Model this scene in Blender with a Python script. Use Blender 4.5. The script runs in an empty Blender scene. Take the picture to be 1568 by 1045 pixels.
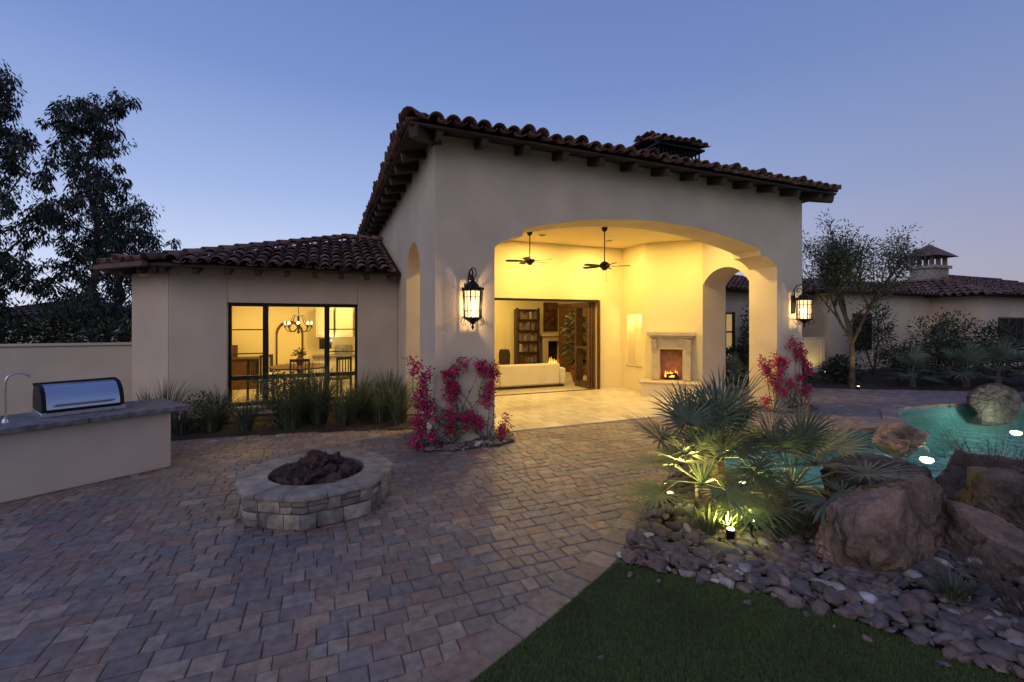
import bpy, bmesh, math, random
from mathutils import Vector, Matrix, noise
V=Vector
RND=random.Random(11)
sc=bpy.context.scene
sc.view_settings.view_transform='Standard'
sc.view_settings.look='None'
sc.view_settings.exposure=0
def U(a,b): return RND.uniform(a,b)

# ------------------------------------------------------------ materials
def mat(name,col=None,rough=.8,var=.2,scale=3.0,bump=.3,bscale=60,bdist=.01,island=None,metal=0,emis=None,estr=0,spec=.4,crack=0,stain=0):
    m=bpy.data.materials.new(name); m.use_nodes=True
    nt=m.node_tree; N=nt.nodes; L=nt.links
    p=N['Principled BSDF']
    p.inputs['Roughness'].default_value=rough
    p.inputs['Metallic'].default_value=metal
    p.inputs['Specular IOR Level'].default_value=spec
    tc=N.new('ShaderNodeTexCoord')
    if island:
        g=N.new('ShaderNodeNewGeometry'); r=N.new('ShaderNodeValToRGB')
        el=r.color_ramp.elements
        n=len(island)
        while len(el)<n: el.new(.5)
        for i,c in enumerate(island):
            el[i].position=i/(n-1) if n>1 else 0
        for i,c in enumerate(island): el[i].color=(*c,1)
        L.new(g.outputs['Random Per Island'],r.inputs[0]); src=r.outputs[0]
    else:
        c=N.new('ShaderNodeRGB'); c.outputs[0].default_value=(*col,1); src=c.outputs[0]
    def scl(src,scale,lo,hi,det=6,fmin=.3,fmax=.7):
        nz=N.new('ShaderNodeTexNoise'); nz.inputs['Scale'].default_value=scale; nz.inputs['Detail'].default_value=det
        L.new(tc.outputs['Object'],nz.inputs['Vector'])
        mr=N.new('ShaderNodeMapRange'); mr.inputs['From Min'].default_value=fmin; mr.inputs['From Max'].default_value=fmax
        mr.inputs['To Min'].default_value=lo; mr.inputs['To Max'].default_value=hi
        L.new(nz.outputs['Fac'],mr.inputs['Value'])
        mx=N.new('ShaderNodeVectorMath'); mx.operation='SCALE'
        L.new(src,mx.inputs[0]); L.new(mr.outputs[0],mx.inputs['Scale']); return mx.outputs[0]
    if var>0: src=scl(src,scale,1-var,1+var)
    if stain>0: src=scl(src,.55,1-stain,1+stain*.6,3)
    if crack:
        vo=N.new('ShaderNodeTexVoronoi'); vo.feature='DISTANCE_TO_EDGE'; vo.inputs['Scale'].default_value=crack
        nz=N.new('ShaderNodeTexNoise'); nz.inputs['Scale'].default_value=crack*1.5; nz.inputs['Detail'].default_value=5
        L.new(tc.outputs['Object'],nz.inputs['Vector'])
        a=N.new('ShaderNodeVectorMath'); a.operation='ADD'; L.new(tc.outputs['Object'],a.inputs[0]); 
        s_=N.new('ShaderNodeVectorMath'); s_.operation='SCALE'; s_.inputs['Scale'].default_value=.5; L.new(nz.outputs['Color'],s_.inputs[0]); L.new(s_.outputs[0],a.inputs[1])
        L.new(a.outputs[0],vo.inputs['Vector'])
        mr=N.new('ShaderNodeMapRange'); mr.inputs['From Max'].default_value=.05; mr.inputs['To Min'].default_value=.5
        L.new(vo.outputs['Distance'],mr.inputs['Value'])
        mx=N.new('ShaderNodeVectorMath'); mx.operation='SCALE'; L.new(src,mx.inputs[0]); L.new(mr.outputs[0],mx.inputs['Scale']); src=mx.outputs[0]; crk=mr.outputs[0]
    L.new(src,p.inputs['Base Color'])
    if bump>0:
        nb=N.new('ShaderNodeTexNoise'); nb.inputs['Scale'].default_value=bscale; nb.inputs['Detail'].default_value=8; nb.inputs['Roughness'].default_value=.6
        L.new(tc.outputs['Object'],nb.inputs['Vector'])
        b=N.new('ShaderNodeBump'); b.inputs['Strength'].default_value=bump; b.inputs['Distance'].default_value=bdist
        L.new(nb.outputs['Fac'],b.inputs['Height'])
        if crack:
            b2=N.new('ShaderNodeBump'); b2.inputs['Strength'].default_value=.8; b2.inputs['Distance'].default_value=.02
            L.new(crk,b2.inputs['Height']); L.new(b.outputs[0],b2.inputs['Normal']); b=b2
        L.new(b.outputs[0],p.inputs['Normal'])
    if emis:
        p.inputs['Emission Color'].default_value=(*emis,1); p.inputs['Emission Strength'].default_value=estr
    return m
def glassmat(name,tint=(1,1,1),rough=.02,bumps=0,bscale=3,emit=None):
    m=bpy.data.materials.new(name); m.use_nodes=True
    nt=m.node_tree; N=nt.nodes; L=nt.links; N.remove(N['Principled BSDF'])
    o=N['Material Output']; t=N.new('ShaderNodeBsdfTransparent'); t.inputs[0].default_value=(*tint,1)
    mx=N.new('ShaderNodeMixShader')
    if emit:
        g=N.new('ShaderNodeEmission'); g.inputs[0].default_value=(*emit[0],1)
        tc=N.new('ShaderNodeTexCoord'); nb=N.new('ShaderNodeTexNoise'); nb.inputs['Scale'].default_value=45; L.new(tc.outputs['Object'],nb.inputs['Vector'])
        mr=N.new('ShaderNodeMapRange'); mr.inputs['To Min'].default_value=emit[1]*.4; mr.inputs['To Max'].default_value=emit[1]*1.6; L.new(nb.outputs['Fac'],mr.inputs['Value']); L.new(mr.outputs[0],g.inputs[1])
        mx.inputs[0].default_value=.45
    else:
        g=N.new('ShaderNodeBsdfGlossy'); g.inputs['Roughness'].default_value=rough
        f=N.new('ShaderNodeFresnel'); f.inputs[0].default_value=1.33
        L.new(f.outputs[0],mx.inputs[0])
        if bumps:
            tc=N.new('ShaderNodeTexCoord'); nb=N.new('ShaderNodeTexNoise'); nb.inputs['Scale'].default_value=bscale
            L.new(tc.outputs['Object'],nb.inputs['Vector'])
            b=N.new('ShaderNodeBump'); b.inputs['Strength'].default_value=bumps; b.inputs['Distance'].default_value=.05
            L.new(nb.outputs['Fac'],b.inputs['Height']); L.new(b.outputs[0],g.inputs['Normal']); L.new(b.outputs[0],f.inputs['Normal'])
    L.new(t.outputs[0],mx.inputs[1]); L.new(g.outputs[0],mx.inputs[2])
    L.new(mx.outputs[0],o.inputs['Surface']); return m

M={}
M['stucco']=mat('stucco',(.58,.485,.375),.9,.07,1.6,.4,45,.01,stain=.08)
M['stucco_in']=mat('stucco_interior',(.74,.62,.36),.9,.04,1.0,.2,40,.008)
M['cream']=mat('cream_paint',(.75,.64,.40),.85,.03,1,.1,40)
M['tile']=mat('clay_tile',None,.85,.3,5,.4,30,.01,island=[(.07,.042,.040),(.13,.066,.056),(.18,.092,.078),(.115,.072,.066),(.22,.135,.112)])
M['deck']=mat('roof_deck',(.05,.032,.025),.9,.2,4,.2,20)
M['wood']=mat('dark_wood',(.05,.034,.025),.7,.3,4,.3,25)
M['bronze']=mat('bronze_frame',(.018,.014,.012),.45,.1,4,0,10,metal=.3)
M['iron']=mat('black_iron',(.012,.010,.009),.5,.1,4,.1,80,metal=.5)
M['paver']=mat('tumbled_paver',None,.56,.30,14,.7,40,.008,island=[(.24,.15,.12),(.175,.15,.145),(.30,.215,.165),(.15,.138,.14),(.25,.155,.125),(.20,.17,.155),(.175,.16,.16),(.34,.265,.215),(.215,.14,.115)],stain=.18,spec=.5)
M['sand']=mat('joint_sand',(.12,.10,.08),.95,.3,6,.3,50)
M['trav']=mat('travertine',None,.30,.12,5,.1,30,.004,island=[(.55,.47,.35),(.62,.54,.41),(.50,.42,.31)])
M['soil']=mat('soil',(.035,.026,.02),.95,.4,3,.5,20,.03)
M['turf']=mat('turf',(.065,.085,.03),.95,.3,30,.6,200,.01)
M['blade']=mat('grass_blade',None,.8,.2,2,0,island=[(.065,.095,.025),(.12,.16,.045),(.09,.13,.035)],stain=.25)
M['stone']=mat('ledge_stone',None,.85,.4,9,.9,22,.025,island=[(.30,.255,.21),(.17,.155,.145),(.36,.31,.25),(.22,.185,.155),(.14,.135,.13)])
M['cap']=mat('flagstone',None,.75,.4,6,.8,18,.02,island=[(.28,.24,.20),(.21,.19,.175),(.33,.275,.225)])
M['counter']=mat('stone_counter',(.16,.15,.15),.45,.5,10,.3,30)
M['lava']=mat('lava_rock',None,.95,.4,14,1.0,40,.03,island=[(.045,.028,.026),(.085,.042,.036),(.03,.024,.024),(.12,.062,.05)])
M['river']=mat('river_rock',None,.75,.3,18,.5,50,.006,island=[(.11,.082,.075),(.20,.14,.12),(.088,.08,.083),(.26,.19,.155),(.14,.085,.073),(.10,.09,.095),(.165,.13,.11),(.17,.105,.09),(.11,.088,.08),(.50,.45,.42)])
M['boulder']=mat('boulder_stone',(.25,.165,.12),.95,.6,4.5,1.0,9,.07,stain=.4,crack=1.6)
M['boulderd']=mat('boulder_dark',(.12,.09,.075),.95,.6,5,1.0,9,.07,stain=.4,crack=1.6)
M['steel']=mat('stainless_steel',(.55,.56,.58),.32,.05,4,0,metal=1)
M['palm']=mat('palm_leaf',None,.5,.2,8,0,island=[(.075,.10,.075),(.12,.15,.11),(.08,.12,.065),(.145,.175,.115)])
M['grassy']=mat('ornamental_leaf',None,.7,.2,8,0,island=[(.05,.075,.04),(.10,.13,.065),(.065,.085,.05),(.13,.145,.08)])
M['bark']=mat('bark',(.09,.065,.05),.95,.4,8,.8,18,.03)
M['eleaf']=mat('eucalyptus_leaf',None,.7,.2,3,0,island=[(.03,.04,.03),(.06,.072,.05),(.022,.03,.024)])
M['mleaf']=mat('mesquite_leaf',None,.7,.2,3,0,island=[(.06,.075,.045),(.10,.11,.065),(.045,.058,.038)])
M['shrub']=mat('shrub_leaf',None,.7,.2,3,0,island=[(.02,.03,.018),(.04,.055,.03),(.06,.075,.038)])
M['bract']=mat('bougainvillea_bract',None,.6,.15,9,0,island=[(.48,.016,.12),(.66,.03,.19),(.34,.008,.08)])
M['bleaf']=mat('bougainvillea_leaf',None,.6,.15,9,0,island=[(.06,.10,.035),(.10,.14,.05)])
M['dark']=mat('soot_black',(.01,.008,.006),.95,0,bump=0)
M['limestone']=mat('carved_limestone',(.50,.41,.27),.8,.1,6,.2,40)
M['white']=mat('white_lacquer',(.7,.66,.55),.5,.02,2,0)
M['sofa']=mat('sofa_fabric',(.62,.54,.38),.95,.05,3,.2,120)
M['brown']=mat('walnut',(.10,.045,.02),.5,.3,6,.1,30)
M['brick']=mat('fire_brick',(.28,.14,.08),.85,.3,9,.3,20)
M['terracotta']=mat('terracotta',(.25,.10,.05),.8,.1,6,.1)
M['plaster_pool']=mat('pool_plaster',(.10,.27,.29),.8,.25,1.2,.3,6)
M['bulb']=mat('lamp_bulb',(1,.8,.5),.5,0,bump=0,emis=(1,.74,.36),estr=10)
M['flame']=mat('flame',(1,.5,.1),.5,0,bump=0,emis=(1,.36,.06),estr=2.6)
M['pane']=mat('lit_room_pane',(.6,.45,.2),.8,.4,1.5,0,emis=(1,.62,.22),estr=.35)
M['paint1']=mat('oil_painting',(.12,.05,.02),.5,.9,6,.1,20)
M['glass']=glassmat('window_glass',(.97,.97,.97))
M['lglass']=glassmat('seeded_lantern_glass',(1,.93,.8),emit=((1,.70,.34),2.6))
M['water']=glassmat('pool_water',(.64,.92,.92),.04,.3,4)

# ------------------------------------------------------------ mesh builder
class MB:
    def __init__(s): s.v=[];s.f=[];s.m=[];s.c=0
    def add(s,vs,fs):
        o=len(s.v); s.v.extend([tuple(v) for v in vs])
        for f in fs: s.f.append([i+o for i in f]); s.m.append(s.c)
    def box(s,x0,x1,y0,y1,z0,z1):
        s.add([(x0,y0,z0),(x1,y0,z0),(x1,y1,z0),(x0,y1,z0),(x0,y0,z1),(x1,y0,z1),(x1,y1,z1),(x0,y1,z1)],
          [(3,2,1,0),(4,5,6,7),(0,1,5,4),(1,2,6,5),(2,3,7,6),(3,0,4,7)])
    def obox(s,c,ax,ay,az):
        c=V(c);ax=V(ax);ay=V(ay);az=V(az)
        s.add([c-ax-ay-az,c+ax-ay-az,c+ax+ay-az,c-ax+ay-az,c-ax-ay+az,c+ax-ay+az,c+ax+ay+az,c-ax+ay+az],
          [(3,2,1,0),(4,5,6,7),(0,1,5,4),(1,2,6,5),(2,3,7,6),(3,0,4,7)])
    def prism(s,pts,plane,d0,d1):
        n=len(pts)
        def g(p,d):
            if plane=='xz': return (p[0],d,p[1])
            if plane=='yz': return (d,p[0],p[1])
            return (p[0],p[1],d)
        s.add([g(p,d0) for p in pts]+[g(p,d1) for p in pts],
          [list(range(n)),list(range(2*n-1,n-1,-1))]+[(i,(i+1)%n,(i+1)%n+n,i+n) for i in range(n)])
    def tube(s,pts,rads,n=6,cap=True):
        pts=[V(p) for p in pts]; vs=[]; prev=None
        for i,p in enumerate(pts):
            d=(pts[min(i+1,len(pts)-1)]-pts[max(i-1,0)])
            if d.length<1e-6: d=V((0,0,1))
            d.normalize()
            if prev is None:
                a=d.orthogonal().normalized()
            else:
                a=prev-d*prev.dot(d)
                if a.length<1e-4: a=d.orthogonal()
                a.normalize()
            prev=a; b=d.cross(a); r=rads[i] if hasattr(rads,'__len__') else rads
            for k in range(n):
                t=2*math.pi*k/n; vs.append(p+a*math.cos(t)*r+b*math.sin(t)*r)
        fs=[]
        for i in range(len(pts)-1):
            for k in range(n):
                k2=(k+1)%n; fs.append((i*n+k,i*n+k2,(i+1)*n+k2,(i+1)*n+k))
        if cap: fs.append(list(range(n-1,-1,-1))); fs.append([(len(pts)-1)*n+k for k in range(n)])
        s.add(vs,fs)
    def lathe(s,c,prof,n=16,off=0):
        vs=[];fs=[]
        for r,z in prof:
            for k in range(n):
                t=2*math.pi*k/n+off; vs.append((c[0]+r*math.cos(t),c[1]+r*math.sin(t),c[2]+z))
        for i in range(len(prof)-1):
            for k in range(n):
                k2=(k+1)%n; fs.append((i*n+k,i*n+k2,(i+1)*n+k2,(i+1)*n+k))
        fs.append(list(range(n-1,-1,-1))); fs.append([(len(prof)-1)*n+k for k in range(n)])
        s.add(vs,fs)
    def obj(s,name,mats,parent=None,recalc=True,bevel=0,smooth=True,solid=0,ang=35):
        me=bpy.data.meshes.new(name); me.from_pydata(s.v,[],s.f)
        if not isinstance(mats,(list,tuple)): mats=[mats]
        for m in mats: me.materials.append(M[m])
        if len(mats)>1: me.polygons.foreach_set('material_index',s.m)
        if recalc:
            bm=bmesh.new(); bm.from_mesh(me); bmesh.ops.recalc_face_normals(bm,faces=bm.faces); bm.to_mesh(me); bm.free()
        if smooth:
            me.polygons.foreach_set('use_smooth',[True]*len(me.polygons))
            me.set_sharp_from_angle(angle=math.radians(ang))
        me.update()
        o=bpy.data.objects.new(name,me); sc.collection.objects.link(o)
        if parent: o.parent=parent
        if solid:
            md=o.modifiers.new('solid','SOLIDIFY'); md.thickness=solid; md.offset=-1
        if bevel:
            md=o.modifiers.new('bev','BEVEL'); md.width=bevel; md.segments=2; md.limit_method='ANGLE'; md.angle_limit=math.radians(40)
        return o
def empty(name,loc=(0,0,0)):
    e=bpy.data.objects.new(name,None); sc.collection.objects.link(e); return e
def light(name,kind,loc,power,col,parent=None,size=.1,rot=None,spot=None,blend=.6):
    l=bpy.data.lights.new(name,kind); l.energy=power; l.color=col
    if kind=='POINT': l.shadow_soft_size=size
    if kind=='SPOT': l.shadow_soft_size=size; l.spot_size=math.radians(spot); l.spot_blend=blend
    if kind=='AREA': l.shape='DISK'; l.size=size
    o=bpy.data.objects.new(name,l); o.location=loc
    if rot: o.rotation_euler=rot
    sc.collection.objects.link(o)
    if parent: o.parent=parent
    return o
def inpoly(x,y,P):
    c=False; n=len(P); j=n-1
    for i in range(n):
        if (P[i][1]>y)!=(P[j][1]>y) and x<(P[j][0]-P[i][0])*(y-P[i][1])/(P[j][1]-P[i][1])+P[i][0]: c=not c
        j=i
    return c
def catmull(P,k=6,closed=True):
    out=[];n=len(P)
    rng=range(n) if closed else range(n-1)
    for i in rng:
        if closed: p=[V(P[(i+j-1)%n]) for j in range(4)]
        else: p=[V(P[min(max(i+j-1,0),n-1)]) for j in range(4)]
        for s in range(k):
            t=s/k
            out.append(.5*((2*p[1])+(-p[0]+p[2])*t+(2*p[0]-5*p[1]+4*p[2]-p[3])*t*t+(-p[0]+3*p[1]-3*p[2]+p[3])*t**3))
    if not closed: out.append(V(P[-1]))
    return out

# ------------------------------------------------------------ camera
cd=bpy.data.cameras.new('camera'); cam=bpy.data.objects.new('camera',cd); sc.collection.objects.link(cam)
cam.location=(0,0,2.0); cam.rotation_euler=(math.radians(90),0,math.radians(-22.55))
cd.sensor_width=36; cd.lens=15.865; cd.shift_y=-.0182; cd.clip_start=.05; cd.clip_end=2000
sc.camera=cam

# ------------------------------------------------------------ world
w=bpy.data.worlds.new('World'); sc.world=w; w.use_nodes=True
nt=w.node_tree;N=nt.nodes;L=nt.links
bg=N['Background']
tc=N.new('ShaderNodeTexCoord'); sx=N.new('ShaderNodeSeparateXYZ'); L.new(tc.outputs['Generated'],sx.inputs[0])
def ramp(st):
    r=N.new('ShaderNodeValToRGB'); el=r.color_ramp.elements
    while len(el)<len(st): el.new(.5)
    for i,(p,c) in enumerate(st): el[i].position=p
    for i,(p,c) in enumerate(st): el[i].color=(*c,1)
    L.new(sx.outputs['Z'],r.inputs[0]); return r
ra=ramp([(0,(.62,.66,.80)),(.10,(.53,.61,.82)),(.25,(.32,.42,.70)),(.45,(.165,.255,.54)),(.7,(.10,.165,.41)),(1,(.08,.13,.35))])
rb=ramp([(0,(.36,.32,.38)),(.10,(.31,.31,.43)),(.25,(.22,.27,.46)),(.45,(.145,.21,.44)),(.7,(.10,.155,.38)),(1,(.08,.13,.34))])
dp=N.new('ShaderNodeVectorMath'); dp.operation='DOT_PRODUCT'; dp.inputs[1].default_value=(-.5,.866,0); L.new(tc.outputs['Generated'],dp.inputs[0])
mr=N.new('ShaderNodeMapRange'); mr.interpolation_type='SMOOTHSTEP'; mr.inputs['From Min'].default_value=-.35; mr.inputs['From Max'].default_value=.95
L.new(dp.outputs['Value'],mr.inputs['Value'])
mx=N.new('ShaderNodeMix'); mx.data_type='RGBA'; L.new(mr.outputs[0],mx.inputs['Factor']); L.new(rb.outputs[0],mx.inputs['A']); L.new(ra.outputs[0],mx.inputs['B'])
sk=N.new('ShaderNodeTexSky'); sk.sky_type='NISHITA'; sk.sun_disc=False; sk.sun_elevation=math.radians(1); sk.sun_rotation=math.radians(-110)
sm=N.new('ShaderNodeVectorMath'); sm.operation='SCALE'; sm.inputs['Scale'].default_value=.01; L.new(sk.outputs[0],sm.inputs[0])
ad=N.new('ShaderNodeVectorMath'); ad.operation='ADD'; L.new(mx.outputs['Result'],ad.inputs[0]); L.new(sm.outputs[0],ad.inputs[1])
L.new(ad.outputs[0],bg.inputs[0]); bg.inputs[1].default_value=1.14
sl=bpy.data.lights.new('dusk_fill','SUN'); sl.energy=.60; sl.angle=math.radians(40); sl.color=(1,.82,.64)  # wide soft fill added to brighten the walls, not direct sunlight
so=bpy.data.objects.new('dusk_fill',sl); sc.collection.objects.link(so)
so.rotation_euler=V((.66,.60,-.46)).to_track_quat('-Z','Y').to_euler()

# ------------------------------------------------------------ roof tiles
def tiles(mb,A,e,s,W,Ln,keep,r=.105,pitch=.25,course=.40,maxrows=99):
    A=V(A);e=V(e).normalized();s=V(s).normalized();n=e.cross(s)
    if n.z<0:n=-n
    nc=int(W/pitch)
    for i in range(nc):
        for j in range(min(int(Ln/course)+1,maxrows)):
            cx=(i+.5)*pitch+U(-.014,.014); y0=j*course-.08+U(-.025,.025); y1=y0+course+.1
            if not keep(cx,y0+.25): continue
            for kind in (0,1):
                vs=[]
                lift=U(0,.025)+(.05 if (j==0 and RND.random()<.16) else 0)
                c2=cx+(pitch/2 if kind else 0)
                for (yy,rr,b) in ((y0-(0.0 if kind==0 else -.03),r,.055+lift),(y1,r*.82,.02)):
                    for k in range(7):
                        a=math.pi*k/6
                        if kind==0: p=A+e*(c2+math.cos(a)*rr)+n*(b+math.sin(a)*rr*.95)+s*yy
                        else: p=A+e*(c2+math.cos(a)*rr)+n*(b+.03-math.sin(a)*rr*.5)+s*yy
                        vs.append(p)
                mb.add(vs,[(k,k+1,k+8,k+7) for k in range(6)])
def ridge(mb,p0,p1,r=.13,step=.38):
    p0=V(p0);p1=V(p1);d=(p1-p0);Ln=d.length;d.normalize();sd=d.cross(V((0,0,1))).normalized();up=sd.cross(d)
    k=int(Ln/step)
    for i in range(k+1):
        vs=[]
        for (t,rr,b) in ((i*step-.04,r,.05),(i*step+step+.05,r*.85,.02)):
            for q in range(7):
                a=math.pi*q/6; vs.append(p0+d*t+sd*math.cos(a)*rr+up*(b+math.sin(a)*rr))
        mb.add(vs,[(q,q+1,q+8,q+7) for q in range(6)])

# ============================================================ HOUSE
house=empty('stucco_house')
FX0,FX1,FY=1.635,10.32,7.15
WT=5.02
def arcpts(x0,x1,zs,zp,n=20):
    hw=(x1-x0)/2; h=zp-zs; R=(hw*hw+h*h)/(2*h); cx=(x0+x1)/2; cz=zp-R; a=math.asin(hw/R)
    return [(cx+R*math.sin(-a+2*a*i/n),cz+R*math.cos(-a+2*a*i/n)) for i in range(n+1)]
mb=MB()
sh=[(2.65,3.26),(2.72,3.33),(2.84,3.40),(2.98,3.46),(3.16,3.49),(3.185,3.61)]
arch=sh+arcpts(3.24,8.89,3.64,4.0,26)+[(12.13-x,z) for x,z in reversed(sh)]
P=[(FX0,0),(2.65,0)]+arch+[(9.48,0),(FX1,0),(FX1,WT),(FX0,WT)]
mb.prism(P,'xz',FY,7.88)
P=[(7.88,0),(8.40,0)]+arcpts(8.40,9.92,3.05,3.6,14)+[(9.92,0),(11.45,0),(11.45,WT),(7.88,WT)]
mb.prism(P,'yz',FX0,2.45)
P=[(7.88,3.0)]+arcpts(7.885,9.33,3.0,3.42,14)+[(9.33,0),(11.45,0),(11.45,WT),(7.88,WT)]
mb.prism(P,'yz',9.48,FX1)
mb.box(FX0,FX0+.28,11.45,18.6,0,WT)
mb.box(FX1-.28,FX1,11.45,18.6,0,WT)
mb.box(FX0,FX1,18.6,18.85,0,WT)
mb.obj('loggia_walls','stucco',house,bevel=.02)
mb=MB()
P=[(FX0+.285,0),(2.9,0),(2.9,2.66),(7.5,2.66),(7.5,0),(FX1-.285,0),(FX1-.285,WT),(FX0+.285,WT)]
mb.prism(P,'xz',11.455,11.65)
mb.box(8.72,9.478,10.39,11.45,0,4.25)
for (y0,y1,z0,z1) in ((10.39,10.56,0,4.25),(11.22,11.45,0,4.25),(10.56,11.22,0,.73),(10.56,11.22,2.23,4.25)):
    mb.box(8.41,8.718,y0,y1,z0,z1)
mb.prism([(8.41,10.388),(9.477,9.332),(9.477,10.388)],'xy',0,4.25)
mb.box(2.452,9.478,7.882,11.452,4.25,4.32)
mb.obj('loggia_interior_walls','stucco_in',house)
mb=MB(); mb.box(8.39,8.72,10.52,11.26,.70,.745); mb.obj('niche_sill','limestone',house,bevel=.006)
light('niche_light','POINT',(8.56,10.9,2.1),8,(1,.80,.36),house,.04)

def slabs(mb,x0,x1,y0,y1,w,z,g=.006,jit=.0):
    r=0;y=y0
    while y<y1-.01:
        x=x0-(w*.5 if r%2 else 0)
        while x<x1-.01:
            a=max(x,x0)+g/2;b=min(x+w,x1)-g/2
            if b-a>.02:
                yb=min(y+w,y1)-g/2; zz=z+U(-jit,jit)
                mb.add([(a,y,z-.02),(b,y,z-.02),(b,yb,z-.02),(a,yb,z-.02),(a+.003,y+.003,zz),(b-.003,y+.003,zz),(b-.003,yb-.003,zz),(a+.003,yb-.003,zz)],
                  [(4,5,6,7),(0,1,5,4),(1,2,6,5),(2,3,7,6),(3,0,4,7)])
            x+=w
        y+=w;r+=1
mb=MB()
slabs(mb,2.2,9.6,7.6,18.5,.42,.02,jit=.0008)
mb.obj('travertine_floor','trav',house)

# living room
mb=MB()
mb.box(1.92,10.03,17.5,17.7,0,3.7)
mb.box(1.92,10.03,11.66,17.49,3.7,3.78)
mb.box(9.9,10.03,11.66,17.49,0,3.69)
mb.box(1.92,2.1,11.66,17.49,0,3.69)
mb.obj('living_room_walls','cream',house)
bk=empty('bookcase')
mb=MB()
mb.box(7.35,8.25,17.1,17.49,.0,2.55)
mb.obj('carcass','brown',bk)
mb=MB()
for z in (.3,.75,1.2,1.65,2.1,2.5): mb.box(7.3,8.3,17.0,17.11,z,z+.04)
mb.box(7.28,7.34,17.0,17.12,0,2.6); mb.box(8.26,8.32,17.0,17.12,0,2.6)
mb.obj('shelves','wood',bk)
mb=MB()
for z in (.34,.79,1.24,1.69,2.14):
    x=7.4
    while x<8.15:
        ww=U(.03,.09); h=U(.15,.33)
        if RND.random()<.75: mb.box(x,x+ww,17.0,17.09,z,z+h)
        x+=ww+.01
mb.obj('books','river',bk)
lf=empty('indoor_fireplace')
mb=MB()
mb.box(8.5,8.75,17.05,17.49,0,1.2); mb.box(9.35,9.6,17.05,17.49,0,1.2); mb.box(8.5,9.6,17.05,17.49,1.2,1.42); mb.box(8.4,9.7,16.95,17.49,1.42,1.52)
mb.obj('mantel','limestone',lf,bevel=.01)
mb=MB(); mb.box(8.75,9.35,17.4,17.48,0,1.2); mb.obj('firebox','dark',lf)
mb=MB()
for i in range(6): 
    x=8.85+i*.08; mb.lathe((x,17.3,.12),[(.04,0),(.05,.08),(.03,.18),(.004,.32+U(-.08,.1))],6)
mb.obj('flames','flame',lf)
pt=empty('framed_painting')
mb=MB(); mb.box(8.72,9.4,17.42,17.48,1.62,2.86); mb.obj('frame','brown',pt,bevel=.01)
mb=MB(); mb.box(8.79,9.33,17.405,17.419,1.69,2.79); mb.obj('canvas','paint1',pt)
mb=MB(); mb.prism([(6.55,.0),(6.95,.0),(6.95,1.7),(6.9,1.9),(6.75,2.0),(6.6,1.9),(6.55,1.7)],'xz',17.46,17.495); mb.obj('arched_niche','stucco_in',house)
sf=empty('sofa')
mb=MB(); mb.box(4.7,6.7,12.25,12.5,.1,.74); mb.box(4.7,6.7,12.5,13.2,.1,.42); mb.box(4.5,4.7,12.25,13.2,.1,.6); mb.box(6.7,6.9,12.25,13.2,.1,.6)
mb.obj('upholstery','sofa',sf,bevel=.05)
mb=MB(); mb.box(4.55,6.85,12.3,13.1,.02,.1); mb.obj('plinth','wood',sf)
mb=MB()
mb.lathe((5.5,13.9,0),[(.03,0),(.03,.5),(.18,.52),(.2,.95),(.16,1.1),(.1,1.12)],12)
mb.obj('armchair','wood')
mb=MB()
mb.box(2.9,7.5,11.40,11.46,2.60,2.665); mb.box(2.9,7.5,11.36,11.44,.02,.03)
mb.obj('door_head_frame','bronze',house)
mb=MB()
for k in range(3):
    x=7.46-k*.09
    mb.box(x-.05,x,11.5,12.3,.03,.2); mb.box(x-.05,x,11.5,12.3,2.45,2.6); mb.box(x-.05,x,11.5,11.6,.2,2.45); mb.box(x-.05,x,12.2,12.3,.2,2.45); mb.box(x-.05,x,11.6,12.2,1.2,1.26)
mb.box(7.50,7.56,11.36,11.455,0,2.66)
mb.obj('folding_door','brown',house,bevel=.004)
mb=MB(); mb.box(9.0,9.88,13.4,16.6,0,2.7)
mb.box(8.96,9.0,13.4,16.6,2.6,2.75); mb.box(8.98,9.0,13.5,14.9,.1,2.55); mb.box(8.98,9.0,15.0,16.5,.1,2.55)
mb.obj('armoire','brown',None,bevel=.02)
pp=empty('potted_palm')
mb=MB(); mb.lathe((7.75,13.0,0.02),[(.15,0),(.22,.3),(.24,.42),(.2,.42),(.19,.36)],16); mb.obj('pot','terracotta',pp)
def leafquad(mb,p,d,L_,w,droop=0):
    d=d.normalized(); s=d.cross(V((0,0,1)))
    if s.length<.1: s=V((1,0,0))
    s.normalize(); rot=U(-1,1); nn=s.cross(d); s=(s*math.cos(rot)+nn*math.sin(rot))
    m=p+d*L_*.5; t=p+d*L_+V((0,0,-droop*L_))
    mb.add([p,m+s*w/2,t,m-s*w/2],[(0,1,2,3)])
mb=MB()
for i in range(320):
    a=U(0,6.28);h=U(.6,2.3);r=U(.05,.45)*math.sin((h-.3)/2.2*2.6)
    p=V((7.75+r*math.cos(a),13.0+r*math.sin(a),h)); leafquad(mb,p,V((math.cos(a),math.sin(a),U(-.5,.9))),U(.2,.34),.09,.3)
mb.obj('leaves','grassy',pp,recalc=False)
mb=MB()
for i in range(5):
    a=i*1.26; mb.tube([(7.75,13,.3),(7.75+.1*math.cos(a),13+.1*math.sin(a),1.0),(7.75+.25*math.cos(a),13+.25*math.sin(a),1.9)],[.02,.015,.008],5)
mb.obj('stems','bark',pp)
WARM=(1,.715,.22)
for (x,y) in ((4.5,14),(7.5,14.2),(6,16)): light('living_light','AREA',(x,y,3.65),62,WARM,house,.5)

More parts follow.
